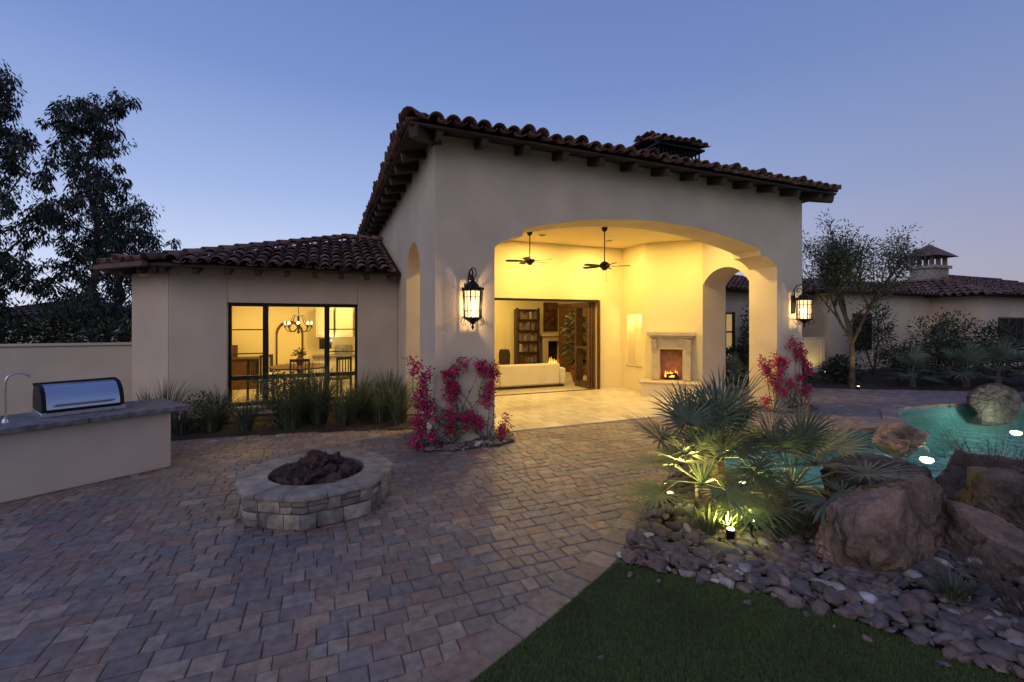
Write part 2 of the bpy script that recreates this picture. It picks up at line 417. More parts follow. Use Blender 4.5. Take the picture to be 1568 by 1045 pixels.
mb=MB()
DL=[(5.16,10.4),(7.2,10.4),(3.3,8.9),(8.3,8.6)]
for x,y in DL: mb.lathe((x,y,4.235),[(.001,0),(.075,0),(.075,.012),(.001,.012)],20)
mb.obj('recessed_bulb','bulb',house)
mb=MB()
for x,y in DL:
    mb.lathe((x,y,4.228),[(.078,0),(.10,0),(.10,.021),(.078,.021),(.078,0)],20)
mb.obj('recessed_trim','white',house)
for x,y in DL: light('recessed_light','AREA',(x,y,4.22),78,WARM,house,.14)

# ---- outdoor fireplace (corner)
of=empty('outdoor_fireplace')
C=V((8.915,9.885,0));T=V((.7071,-.7071,0));Nn=V((-.7071,-.7071,0));Z=V((0,0,1))
def fb(mb,t0,t1,n0,n1,z0,z1):
    mb.obox(C+T*(t0+t1)/2+Nn*(n0+n1)/2+Z*(z0+z1)/2,T*(t1-t0)/2,Nn*(n1-n0)/2,Z*(z1-z0)/2)
mb=MB()
fb(mb,-.50,-.29,.02,.38,.42,1.3); fb(mb,.29,.50,.02,.38,.42,1.3); fb(mb,-.50,.50,.02,.38,1.3,1.58)
fb(mb,-.56,.56,.02,.44,1.58,1.64); fb(mb,-.62,.62,.02,.50,1.64,1.74)
for sgn in (-1,1):
    for k in range(6):
        fb(mb,sgn*.44-.07,sgn*.44+.07,.381,.385+.012*k+.012,1.18+.06*k,1.24+.06*k)
    fb(mb,sgn*.40-.08,sgn*.40+.08,.381,.40,.44,.56)
fb(mb,-.31,.31,.381,.395,1.27,1.31)
mb.obj('carved_mantel','limestone',of,bevel=.008)
mb=MB(); fb(mb,-.75,.72,.02,.78,0,.37); mb.obj('hearth_base','stucco_in',of,bevel=.01)
mb=MB(); fb(mb,-.79,.76,.02,.82,.37,.42); mb.obj('hearth_slab','limestone',of,bevel=.01)
mb=MB(); fb(mb,-.29,.29,.02,.05,.42,1.3); mb.obj('firebox_back','brick',of)
mb=MB()
for k in range(4):
    a=C+T*(-.2+.03*k)+Nn*(.15+.05*k)+Z*(.47+.03*k); b=C+T*(.2-.02*k)+Nn*(.2+.03*(k%2))+Z*(.48+.04*k)
    mb.tube([a,b],.035,7)
mb.obj('logs','dark',of)
mb=MB()
for k in range(8):
    c=C+T*(-.15+.042*k)+Nn*U(.15,.28)+Z*.5
    mb.lathe(c,[(.018,0),(.026,.04),(.014,.10),(.002,.17+U(-.07,.06))],6)
mb.obj('flames','flame',of)
light('fire_glow','POINT',C+Nn*.34+Z*.66,2.2,(1,.45,.12),of,.06)

# ---- ceiling fans
def fan(x,y,zh,rot):
    f=empty('ceiling_fan'); mb=MB()
    mb.lathe((x,y,4.15),[(.03,0),(.065,.04),(.075,.10)],14)
    mb.tube([(x,y,4.17),(x,y,zh+.1)],.013,8)
    mb.lathe((x,y,zh-.08),[(.015,-.03),(.05,-.02),(.075,.02),(.12,.05),(.125,.11),(.09,.15),(.03,.19)],18)
    mb.obj('motor_and_rod','iron',f)
    mb=MB(); mb.tube([(x+.05,y,zh-.1),(x+.05,y,zh-.33)],.003,4); mb.lathe((x+.05,y,zh-.36),[(.004,0),(.01,.015),(.004,.03)],6); mb.obj('pull_chain','iron',f)
    mb=MB()
    for k in range(5):
        a=rot+k*2*math.pi/5; d=V((math.cos(a),math.sin(a),0)); s=V((-math.sin(a),math.cos(a),.22)).normalized(); c=V((x,y,zh))
        pr=[(.11,.02),(.17,.018),(.2,.05),(.3,.062),(.5,.068),(.56,.06),(.6,.03)]
        top=[c+d*r+s*ww for r,ww in pr]+[c+d*r-s*ww for r,ww in reversed(pr)]
        n=len(top); bot=[p-V((0,0,.012)) for p in top]
        mb.add(top+bot,[list(range(n)),list(range(2*n-1,n-1,-1))]+[(i,(i+1)%n,(i+1)%n+n,i+n) for i in range(n)])
    mb.obj('blades','wood',f)
fan(4.70,10.17,3.53,.3); fan(6.13,9.04,3.34,.75)

# ---- main roof
EX0,EX1,EY0,EY1,EZ=1.155,10.80,6.67,19.1,4.95
SL=.26
hw=(EX1-EX0)/2; rz=EZ+hw*SL; xm=(EX0+EX1)/2
mb=MB()
a=(EX0,EY0,EZ);b=(EX1,EY0,EZ);c=(EX1,EY1,EZ);d=(EX0,EY1,EZ);r0=(xm,EY0+hw,rz);r1=(xm,EY1-hw,rz)
mb.add([a,b,c,d,r0,r1],[(0,1,4),(1,2,5,4),(2,3,5),(3,0,4,5)])
mb.obj('roof_deck','deck',house,solid=.04)
mb=MB()
tiles(mb,a,(1,0,0),(0,1,SL),EX1-EX0,hw*1.04,lambda x,y: x>y*.96 and (EX1-EX0-x)>y*.96)
tiles(mb,d,(0,-1,0),(1,0,SL),EY1-EY0,hw*1.04,lambda x,y: x>y*.96 and (EY1-EY0-x)>y*.96)
tiles(mb,b,(0,1,0),(-1,0,SL),EY1-EY0,hw*1.04,lambda x,y: x>y*.96 and (EY1-EY0-x)>y*.96)
ridge(mb,a,r0);ridge(mb,b,r0);ridge(mb,r0,r1)
mb.obj('roof_tiles','tile',house,recalc=False,solid=.016)
mb=MB()
def raft(p_in,p_out,w=.055,h=.075):
    p_in=V(p_in);p_out=V(p_out);dd=(p_out-p_in);ln=dd.length;dd.normalize();sd=dd.cross(V((0,0,1))).normalized();up=sd.cross(dd)
    mb.obox((p_in+p_out)/2,dd*ln/2,sd*w,up*h)
n=13
for i in range(n):
    x=FX0-.02+ i*(FX1-FX0+.04)/(n-1)
    raft((x,FY+.1,EZ+.58*SL-.125),(x,EY0+.06,EZ-.115))
n=17
for i in range(1,n):
    y=FY+ i*(EY1-.4-FY)/(n-1)
    raft((FX0+.1,y,EZ+.58*SL-.125),(EX0+.06,y,EZ-.115)); raft((FX1-.1,y,EZ+.58*SL-.125),(EX1-.06,y,EZ-.115))
raft((FX0+.2,FY+.2,EZ+.68*SL-.14),(EX0+.05,EY0+.05,EZ-.12),.08,.09)
raft((FX1-.2,FY+.2,EZ+.68*SL-.14),(EX1-.05,EY0+.05,EZ-.12),.08,.09)
mb.obj('rafter_tails','wood',house,bevel=.01)
# chimney
mb=MB(); mb.box(8.75,10.15,10.2,11.4,5.0,6.55); mb.obj('chimney_shaft','stucco',house,bevel=.02)
mb=MB()
mb.box(8.68,10.22,10.13,11.47,6.55,6.65)
for i in range(12):
    x=8.72+i*.133
    mb.box(x,x+.03,10.15,10.18,6.65,7.0); mb.box(x,x+.03,11.42,11.45,6.65,7.0)
for i in range(10):
    y=10.15+i*.14
    mb.box(8.70,8.73,y,y+.03,6.65,7.0); mb.box(10.17,10.2,y,y+.03,6.65,7.0)
mb.box(8.9,10.0,10.35,11.25,6.65,7.0)
mb.box(8.60,10.30,10.05,11.55,7.0,7.06)
mb.obj('chimney_cap','iron',house)
mb=MB()
tiles(mb,(8.55,10.0,7.06),(1,0,0),(0,1,.3),1.8,.8,lambda x,y:True)
tiles(mb,(10.35,11.6,7.06),(-1,0,0),(0,-1,.3),1.8,.8,lambda x,y:True)
ridge(mb,(8.5,10.8,7.29),(10.3,10.8,7.29),.12)
mb.obj('chimney_tiles','tile',house,recalc=False,solid=.016)

# ---- left wing
mb=MB()
WX0,WX1=-1.906,.72
mb.box(-2.93,WX0,11.15,11.40,0,3.25);mb.box(WX1,FX0-.002,11.15,11.40,0,3.25);mb.box(WX0,WX1,11.15,11.40,2.42,3.25);mb.box(WX0,WX1,11.15,11.40,0,.185)
mb.prism([(-2.932,11.15),(-3.81,12.03),(-3.81,12.35),(-2.932,11.45)],'xy',0,3.25)
mb.box(-3.81,-3.56,12.35,17.5,0,3.25)
mb.box(-3.81,FX0-.002,17.5,17.7,0,3.25)
mb.obj('wing_walls','stucco',house,bevel=.015)
P1=V((-3.1,10.56,3.12));P2=V((-4.15,11.6,3.12));P3=V((-4.15,18,3.12));A=V((.6,14.26,4.45));P0=V((FX0-.01,10.56,3.12));A2=V((FX0-.01,14.26,4.45));P4=V((FX0-.01,18,3.12))
mb=MB(); mb.add([P0,P1,A,A2,P2,P3,P4],[(1,0,3,2),(4,1,2),(5,4,2),(6,5,2,3)])
mb.obj('wing_roof_deck','deck',house,solid=.05)
mb=MB()
tiles(mb,P1,(1,0,0),(0,3.7,1.33),4.72,3.95,lambda x,y:x>y*.94-.05)
ridge(mb,P1+V((0,0,.02)),A,.13);ridge(mb,P2,A,.11);ridge(mb,A,A2)
ee=(P1-P2); mid=(P1+P2)/2; up=(A-mid); up=(up-ee.normalized()*up.dot(ee.normalized())).normalized()
tiles(mb,P2,ee,up,ee.length,4.0,lambda x,y:(x>y*.2 and ee.length-x>y*.2))
mb.obj('wing_roof_tiles','tile',house,recalc=False,solid=.016)
mb=MB()
for i in range(9):
    x=-2.9+i*.54
    raft((x,11.2,3.12+.20-.1),(x,10.62,3.02))
raft((-2.9,11.2,3.24),(-3.05,10.62,3.01),.07,.09)
for k in (.3,.7):
    p=P1.lerp(P2,k); q=p+V((.42,.42,.12)); raft(q+V((0,0,-.1)),p+V((.05,.05,-.1)))
mb.obj('wing_rafter_tails','wood',house,bevel=.01)
mb=MB(); mb.tube([P1+V((-.03,-.06,-.01)),P2+V((-.08,-.03,-.02)),P2+V((-.1,3,-.02))],.06,8)
mb.obj('gutter','tile',house)
mb=MB(); y0,y1=11.26,11.34
mb.box(WX0,WX0+.06,y0,y1,.185,2.42);mb.box(WX1-.06,WX1,y0,y1,.185,2.42)
mb.box(WX0+.06,WX1-.06,y0,y1,2.35,2.42);mb.box(WX0+.06,WX1-.06,y0,y1,.185,.26)
for xm_ in (-1.20,.05): mb.box(xm_-.055,xm_+.055,y0-.02,y1,.26,2.35)
for (a0,b0) in ((WX0+.06,-1.255),(-1.145,-.005),(.105,WX1-.06)): mb.box(a0,b0,y0+.005,y1-.01,.75,.84)
for (a0,b0) in ((WX0+.06,-1.255),(.105,WX1-.06)):
    for z in (1.32,1.84): mb.box(a0,b0,y0+.01,y1-.02,z-.012,z+.012)
mb.obj('window_frame','bronze',house,bevel=.004)
mb=MB(); mb.add([(WX0+.06,11.30,.26),(WX1-.06,11.30,.26),(WX1-.06,11.30,2.35),(WX0+.06,11.30,2.35)],[(0,1,2,3)]); mb.obj('window_glass','glass',house)
mb=MB(); mb.box(WX0-.03,WX1+.03,11.10,11.26,.14,.184); mb.obj('window_sill','stucco',house)
# kitchen
mb=MB()
mb.box(-3.5,1.5,15.2,15.4,.1,3.0);mb.box(-3.5,1.5,11.42,15.4,2.95,3.02);mb.box(-3.55,-3.45,12.5,15.2,.1,2.95);mb.box(1.45,1.6,11.42,15.2,.1,2.95)
mb.obj('kitchen_walls','cream',house)
mb=MB(); mb.box(-3.4,1.45,11.42,15.2,.02,.1); mb.obj('kitchen_floor','trav',house)
kt=empty('kitchen_cabinets')
mb=MB()
mb.box(-.3,1.44,14.6,15.19,.1,.95)
for k in range(3):
    mb.box(-.25+k*.56,.25+k*.56,14.85,15.19,1.55,2.45)
    mb.box(-.2+k*.56,.2+k*.56,14.835,14.849,1.6,2.4)
    mb.box(-.2+k*.56,.2+k*.56,14.585,14.599,.2,.85)
mb.obj('doors','white',kt,bevel=.006)
mb=MB(); mb.box(-.34,1.44,14.55,15.19,.95,1.0); mb.box(.3,.8,14.9,15.1,1.0,1.3); mb.obj('worktop','counter',kt,bevel=.004)
mb=MB(); mb.box(-.15,.2,14.80,14.84,1.2,1.5); mb.obj('oven','bronze',kt)
mb=MB(); mb.box(-2.9,-1.8,14.7,15.19,.1,.95); mb.box(-2.95,-1.75,14.65,15.19,.951,1.0)
mb.box(-2.7,-2.3,14.9,15.0,1.0,1.35); mb.obj('sideboard','brown',None,bevel=.01)
mb=MB(); P=[(-1.35,.1),(-.6,.1),(-.6,1.7)]+list(reversed(arcpts(-1.35,-.6,1.7,2.05,8)))[1:-1]+[(-1.35,1.7)]
mb.prism(P,'xz',15.17,15.198); mb.obj('arched_doorway','brown',house)
mb=MB(); mb.prism([(p[0]*.86-.137,p[1]*.96) for p in P],'xz',15.15,15.168); mb.obj('arch_recess','stucco_in',house)
tb=empty('dining_table')
mb=MB(); mb.lathe((-.6,13.2,.1),[(.3,0),(.08,.08),(.07,.6),(.2,.68),(.72,.7),(.74,.74),(.7,.76)],24); mb.obj('pedestal_table','brown',tb)
mb=MB(); mb.lathe((-.6,13.2,.862),[(.05,0),(.09,.06),(.10,.16),(.05,.24),(.06,.27)],12); mb.obj('vase','terracotta',tb)
mb=MB()
for i in range(90):
    d=V((RND.gauss(0,1),RND.gauss(0,1),abs(RND.gauss(0,1)))).normalized(); leafquad(mb,V((-.6,13.2,1.12))+d*U(.02,.16),d,.09,.05)
mb.obj('bouquet','grassy',tb,recalc=False)
def chair(x,y,rot):
    c=empty('dining_chair'); mb=MB(); R=Matrix.Rotation(rot,3,'Z'); o=V((x,y,.1))
    def bx(x0,x1,y0,y1,z0,z1):
        mb.obox(o+R@V(((x0+x1)/2,(y0+y1)/2,(z0+z1)/2)),R@V(((x1-x0)/2,0,0)),R@V((0,(y1-y0)/2,0)),V((0,0,(z1-z0)/2)))
    for sx_ in (-.2,.2):
        bx(sx_-.02,sx_+.02,-.22,-.18,0,1.02); bx(sx_-.02,sx_+.02,.18,.22,0,.44)
    bx(-.22,.22,-.215,-.185,.95,1.02)
    for k in range(4): bx(-.14+k*.085,-.12+k*.085,-.21,-.19,.5,.95)
    bx(-.22,.22,-.22,.22,.44,.47); mb.obj('frame','wood',c)
    mb=MB(); bx(-.2,.2,-.17,.2,.471,.53); mb.obj('cushion','sofa',c,bevel=.02)
chair(-1.45,12.6,-.9);chair(-.55,12.15,0);chair(.35,12.5,.6);chair(-1.3,13.8,-2.2)
ch=empty('chandelier')
mb=MB(); cx,cy,cz=-.64,13.2,1.85
mb.tube([(cx,cy,2.95),(cx,cy,cz+.35)],.008,6)
mb.lathe((cx,cy,cz-.15),[(.01,0),(.04,.04),(.02,.1),(.05,.2),(.02,.3),(.03,.42),(.008,.5)],10)
for k in range(8):
    a=k*math.pi/4; d=V((math.cos(a),math.sin(a),0)); c=V((cx,cy,cz))
    mb.tube([c+d*.02,c+d*.14+V((0,0,-.1)),c+d*.26+V((0,0,-.08)),c+d*.32+V((0,0,.02))],.010,5)
    mb.tube([c+d*.03+V((0,0,.3)),c+d*.12+V((0,0,.34)),c+d*.2+V((0,0,.12)),c+d*.32+V((0,0,.02))],.006,4)
    mb.lathe(c+d*.32+V((0,0,.02)),[(.03,0),(.035,.01),(.012,.02),(.012,.08)],8)
mb.obj('arms','iron',ch)
mb=MB()
for k in range(8):
    a=k*math.pi/4; mb.lathe((cx+.32*math.cos(a),cy+.32*math.sin(a),cz+.1),[(.01,0),(.02,.02),(.014,.05),(.002,.08)],8)
mb.obj('candle_bulbs','bulb',ch)
light('chandelier_light','POINT',(cx,cy,cz+.2),16,WARM,ch,.2)
for (x,y) in ((-1.8,13.6),(.6,13.8)): light('kitchen_light','AREA',(x,y,2.92),56,WARM,house,.4)
light('under_cabinet_light','POINT',(.2,14.75,1.45),6,(1,.85,.4),house,.05)

# ---- right wing behind
mb=MB()
mb.box(10.34,13.9,13.0,13.2,0,3.2);mb.box(14.9,18.5,13.0,13.2,0,3.2);mb.box(13.9,14.9,13.0,13.2,2.4,3.2);mb.box(18.3,18.5,13.2,18,0,3.2)
mb.obj('right_wing_walls','stucco',house,bevel=.015)
mb=MB(); mb.add([(10.34,12.5,3.22),(19,12.5,3.22),(17,15.6,4.2),(10.34,15.6,4.2),(19,18,3.22)],[(0,1,2,3),(1,4,2)]); mb.obj('right_wing_deck','deck',house,solid=.05)
mb=MB(); tiles(mb,(10.36,12.5,3.22),(1,0,0),(0,3.1,.98),8.6,3.2,lambda x,y:8.6-x>y*.65); ridge(mb,(10.4,15.6,4.2),(17,15.6,4.2)); mb.obj('right_wing_tiles','tile',house,recalc=False,solid=.016)
mb=MB()
for x in (13.9,14.36,14.82): mb.box(x,x+.08,13.02,13.1,0,2.4)
for z in (0,.8,1.6,2.32): mb.box(13.98,14.82,13.03,13.09,z,z+.06)
mb.obj('french_door_frame','bronze',house)
mb=MB(); mb.box(13.95,14.85,13.12,13.14,.05,2.35); mb.obj('lit_door_pane','pane',house)

# ---- lanterns
def lantern(x,y,pw):
    l=empty('wall_lantern'); cy=y-.27; mb=MB()
    mb.box(x-.06,x+.06,y-.025,y-.001,2.2,2.62)
    mb.tube([(x,y-.02,2.45),(x,y-.05,2.6),(x,y-.03,2.75),(x,y-.10,2.84),(x,cy+.06,2.86),(x,cy,2.80),(x,cy,2.66)],.012,6)
    sp=[(x,cy+.12-.07*math.cos(a*.6)*(1-a/14),2.72+.07*math.sin(a*.6)*(1-a/14)) for a in range(0,13)]
    mb.tube(sp,.008,5)
    ring_=[(x+.055*math.sin(t),cy-.01,2.79+.08*math.cos(t)) for t in [k*.5-.4 for k in range(0,12)]]
    mb.tube(ring_,.009,5)
    mb.lathe((x,cy,2.50),[(.17,0),(.175,.02),(.12,.06),(.10,.11),(.05,.14),(.03,.17),(.035,.19),(.006,.22)],6)
    for k in range(12):
        a=k*math.pi/6; mb.lathe((x+.165*math.cos(a),cy+.165*math.sin(a),2.51),[(.018,0),(.02,.03),(.004,.055)],6)
    mb.lathe((x,cy,2.06),[(.03,-.14),(.012,-.10),(.05,-.06),(.10,-.03),(.145,0),(.145,.02),(.02,.02)],6)
    mb.lathe((x,cy,1.88),[(.004,0),(.022,.03),(.012,.05)],8)
    for k in range(6):
        a=k*math.pi/3
        p=[(x+r*math.cos(a),cy+r*math.sin(a),z) for r,z in ((.14,2.07),(.15,2.28),(.16,2.51))]
        mb.tube(p,.011,5)
        a2=a+math.pi/6
        p=[(x+r*math.cos(a2),cy+r*math.sin(a2),z) for r,z in ((.122,2.07),(.130,2.28),(.139,2.51))]
        mb.tube(p,.006,4)
        b=(k+1)*math.pi/3
        for z,r in ((2.18,.146),(2.40,.153)):
            mb.tube([(x+r*math.cos(a),cy+r*math.sin(a),z),(x+r*math.cos(b),cy+r*math.sin(b),z)],.007,4)
        mb.tube([(x+.15*math.cos(a),cy+.15*math.sin(a),2.1),(x+.20*math.cos(a),cy+.20*math.sin(a),2.0),(x+.15*math.cos(a),cy+.15*math.sin(a),1.95)],.007,4)
    mb.obj('iron_cage','iron',l)
    mb=MB()
    for k in range(3):
        a=k*2.09+.3; mb.lathe((x+.045*math.cos(a),cy+.045*math.sin(a),2.09),[(.014,0),(.014,.14),(.02,.17),(.016,.22),(.003,.27)],8)
    mb.obj('candle_bulbs','bulb',l)
    mb=MB(); mb.lathe((x,cy,2.085),[(.116,0),(.132,.41)],6); 
    mb.obj('seeded_glass','lglass',l)
    light('lantern_light','POINT',(x,cy,2.27),pw,(1,.72,.40),l,.02)
lantern(2.18,FY,40); lantern(10.0,FY,30)

# ============================================================ GROUND, PATIO, POOL
poolP=[(5.0,4.85),(6.2,5.5),(7.8,5.5),(9.2,5.25),(10.1,5.1),(10.9,5.5),(12.0,6.1),(13.2,6.1),(14.2,5.9),(15.6,5.3),(18,4.2),(18.5,2.6),(15,1.6),(11,1.4),(8.6,2.0),(6.9,2.9),(5.3,3.5),(4.75,4.1)]
pool=[(p.x,p.y) for p in catmull([(x,y,0) for x,y in poolP],5)]
def sheet_hole(name,outer,hole,z,m):
    bm=bmesh.new(); es=[]
    for loop in (outer,hole):
        if not loop: continue
        vs=[bm.verts.new((x,y,z)) for x,y in loop]
        for i in range(len(vs)): es.append(bm.edges.new((vs[i],vs[(i+1)%len(vs)])))
    bmesh.ops.triangle_fill(bm,use_beauty=True,use_dissolve=False,edges=es,normal=(0,0,1))
    me=bpy.data.meshes.new(name); bm.to_mesh(me); bm.free(); me.materials.append(M[m])
    o=bpy.data.objects.new(name,me); sc.collection.objects.link(o); return o
sheet_hole('ground',[(-400,-300),(500,-300),(500,600),(-400,600)],pool,-.03,'soil')
bedP=[(2.22,3.12),(2.5,2.82),(2.78,2.57),(3.15,2.1),(3.5,1.42),(3.9,.6),(4.2,-.6),(8,-.6),(12,.9),(8.6,1.95),(6.9,2.8),(5.25,3.42),(4.65,4.1),(4.9,4.95),(4.55,5.0),(4.1,4.55),(2.95,3.68)]
frontbed=[(-3.6,11.14),(-2.9,9.35),(-1.2,9.15),(.3,8.9),(1.2,8.6),(1.62,8.5),(1.62,11.14)]
rightbed=[(10.9,12.9),(11.2,10.9),(13.3,9.5),(15.2,8.3),(17.2,7.1),(20,5.6),(34,4),(34,12.9)]
def keep(x,y):
    if inpoly(x,y,pool) or inpoly(x,y,bedP) or inpoly(x,y,frontbed) or inpoly(x,y,rightbed): return False
    if 2.5<x<9.6 and y>7.58: return False
    if 1.6<x<10.35 and y>7.9: return False
    if y>11.1 and x<10.4: return False
    return True
patio=empty('patio')
mb=MB()
y=-.3
PW=(.115,.16,.19,.225)
while y<13:
    h=RND.choice((.13,.16,.16,.19))
    x=-9+U(0,.2)
    while x<21:
        ww=RND.choice(PW)
        cx,cy=x+ww/2,y+h/2
        if keep(cx,cy) and not (cy<1.0 and abs(cx)>9):
            g=.0025; a=(x+g,y+g,x+ww-g,y+h-g); z=U(-.0035,.0035); j=[U(-.003,.003) for _ in range(8)]
            c=.009; t1,t2=U(-.003,.003),U(-.003,.003)
            b4=[(a[0]+j[0],a[1]+j[1]),(a[2]+j[2],a[1]+j[3]),(a[2]+j[4],a[3]+j[5]),(a[0]+j[6],a[3]+j[7])]
            t4=[(b4[0][0]+c,b4[0][1]+c,z+t1),(b4[1][0]-c,b4[1][1]+c,z+t2),(b4[2][0]-c,b4[2][1]-c,z-t1),(b4[3][0]+c,b4[3][1]-c,z-t2)]
            mb.add([(p[0],p[1],-.03) for p in b4]+[(p[0],p[1],z-.006) for p in b4]+t4,
              [(8,9,10,11),(4,5,9,8),(5,6,10,9),(6,7,11,10),(7,4,8,11),(0,1,5,4),(1,2,6,5),(2,3,7,6),(3,0,4,7)])
        x+=ww
    y+=h
mb.obj('pavers','paver',patio,recalc=False,smooth=False)
sheet_hole('joint_sand',[(-10,-1),(21.5,-1),(21.5,13),(-10,13)],pool,-.011,'sand').parent=patio
def course(path,w,ln,z,name,m,par,h=.035,inner=0):
    pts=catmull([(x,y,0) for x,y in path],10,False); mb=MB()
    d=0;out=[pts[0]];target=ln*U(.85,1.15)
    for p,q in zip(pts,pts[1:]):
        seg=(q-p).length; pos=0
        while d+seg-pos>=target:
            pos+=target-d; out.append(p.lerp(q,pos/seg)); d=0; target=ln*U(.85,1.15)
        d+=seg-pos
    for p,q in zip(out,out[1:]):
        t=(q-p).normalized(); nn=V((-t.y,t.x,0)); g=.004
        zz=z+U(-.002,.002)
        vs=[]
        for (pp,o) in ((p+t*g,inner),(q-t*g,inner),(q-t*g,inner+w),(p+t*g,inner+w)):
            vs.append(pp+nn*o)
        ce=sum(vs,V((0,0,0)))/4
        lo=[(v.x,v.y,z-h) for v in vs]; md=[(v.x,v.y,zz-.008) for v in vs]; tp=[(v+(ce-v).normalized()*.014) for v in vs]; tp=[(v.x,v.y,zz) for v in tp]
        mb.add(lo+md+tp,[(8,9,10,11),(4,5,9,8),(5,6,10,9),(6,7,11,10),(7,4,8,11),(0,1,5,4),(1,2,6,5),(2,3,7,6),(3,0,4,7)])
    return mb.obj(name,m,par,recalc=True,smooth=False)
border=[(-2.6,.6),(-1.4,1.35),(0,2.0),(.68,2.36),(1.28,2.64),(2.127,3.07),(2.945,3.66),(3.5,4.12),(4.08,4.58),(4.6,5.05),(5.3,5.55)]
course(border,.24,.26,.008,'border_course','paver',patio)
lawnP=[(-2.6,.62),(-1.4,1.36),(0,2.0),(.68,2.36),(1.28,2.64),(2.127,3.07),(2.24,3.12),(2.5,2.82),(2.78,2.57),(3.15,2.1),(3.5,1.42),(3.9,.6),(4.2,-.6),(3,-3),(-2.6,-3)]
lawn=empty('lawn')
sheet_hole('turf_base',lawnP,None,.012,'turf').parent=lawn
mb=MB(); cnt=0
while cnt<70000:
    x,y=U(.2,4.0),U(.2,3.15)
    if not inpoly(x,y,lawnP): continue
    if (x*.3835+y*.9235)<2.0 : continue
    cnt+=1
    a=U(0,6.28);h=U(.012,.030);w_=.0026;dx,dy=math.cos(a)*w_,math.sin(a)*w_;lx,ly=U(-.018,.018),U(-.018,.018)
    mb.add([(x-dx,y-dy,.011),(x+dx,y+dy,.011),(x+lx,y+ly,.012+h)],[(0,1,2)])
mb.obj('grass_blades','blade',lawn,recalc=False,smooth=False)
sheet_hole('planting_bed',bedP,None,-.004,'soil'); sheet_hole('planting_bed',frontbed,None,.004,'soil'); sheet_hole('planting_bed',rightbed,None,.004,'soil')

pe=empty('swimming_pool')
mb=MB(); n=len(pool)
mb.add([(x,y,.0) for x,y in pool]+[(x,y,-1.2) for x,y in pool],[(i,(i+1)%n,(i+1)%n+n,i+n) for i in range(n)]+[list(range(n,2*n))])
mb.obj('basin','plaster_pool',pe)
sheet_hole('water',pool,None,-.09,'water').parent=pe
pc=[(x,y) for x,y in pool]
def ring(path,w,ln,z,name,m,par,h): 
    area=sum(path[i][0]*path[(i+1)%len(path)][1]-path[(i+1)%len(path)][0]*path[i][1] for i in range(len(path)))
    if area>0: path=list(reversed(path))
    return course(path+[path[0]],w,ln,z,name,m,par,h,inner=-.03)
ring(pc[::3],.30,.30,.05,'coping','paver',pe,.09)
for (x,y,z,pw) in ((14.0,4.9,-.35,45),(9.6,4.45,-.3,18),(5.4,4.1,-.3,10),(10.5,3.6,-.4,28),(7.0,4.7,-.6,16)):
    mb=MB(); mb.lathe((x,y,z-.12),[(.06,0),(.1,.04),(.09,.07),(.02,.09)],12); mb.obj('pool_lamp','bulb',pe)
    light('pool_light','POINT',(x,y,z+.06),pw,(1,.96,.74),pe,.08)

def ico(sub):
    bm=bmesh.new(); bmesh.ops.create_icosphere(bm,subdivisions=sub,radius=1); vs=[v.co.copy() for v in bm.verts]; fs=[[v.index for v in f.verts] for f in bm.faces]; bm.free(); return vs,fs
I2=ico(2);I5=ico(5);I6=ico(6)
def pebble(mb,c,r,flat=.55,I=I2):
    R=Matrix.Rotation(U(0,6.28),3,'Z')@Matrix.Rotation(U(-.6,.6),3,'X'); sx_,sy_,sz_=r*U(.8,1.5),r*U(.6,1.0),r*flat*U(.6,1.2); o=V((U(0,99),U(0,99),U(0,99)))
    mb.add([V(c)+R@V((v.x*sx_,v.y*sy_,v.z*sz_))*(1+.55*noise.noise(v*1.2+o)) for v in I[0]],I[1])
def scatter(name,poly,n,r0,r1,mats='river',z=0,avoid=None,par=None):
    xs=[p[0] for p in poly];ys=[p[1] for p in poly];mb=MB();k=0
    while k<n:
        x,y=U(min(xs),max(xs)),U(min(ys),max(ys))
        if not inpoly(x,y,poly) or (avoid and avoid(x,y)): continue
        r=r0+(r1-r0)*RND.random()**2.2; pebble(mb,(x,y,z+r*.3+U(0,.035)),r); k+=1
    return mb.obj(name,mats,par,recalc=False,ang=50)
visbed=[(2.24,3.13),(2.5,2.82),(2.78,2.55),(3.15,2.06),(3.5,1.38),(3.9,.6),(6,.8),(7.5,2.2),(6.9,2.8),(5.25,3.42),(4.65,4.1),(4.9,4.95),(4.55,5.0),(4.1,4.55),(2.95,3.68)]
scatter('river_rocks',visbed,4600,.022,.080)
mb=MB()
for (x,y,r) in ((3.0,2.05,.025),(2.75,2.3,.02),(3.3,1.45,.03),(1.5,2.25,.018),(2.2,2.9,.03),(3.05,1.9,.018),(3.12,1.75,.022),(2.35,2.75,.02)): pebble(mb,(x,y,.03),r)
mb.obj('stray_pebbles','river',None,recalc=False)
def colring(x0,x1,y0,y1,m=.34):
    return [(x0-m,y0-m),(x1+m,y0-m),(x1+m,y1),(x0-m,y1)],(lambda x,y:(x0<x<x1 and y>y0) or ((x-(x0+x1)/2)/(m+(x1-x0)/2))**4+((y-(y1+y0)/2)/(m+(y1-y0)/2))**4>1)
P,av=colring(FX0,2.65,FY,7.95,.33); scatter('river_rocks',P,420,.03,.07,avoid=av)
P,av=colring(9.48,FX1,FY,7.95,.33); scatter('river_rocks',P,340,.03,.07,avoid=av)

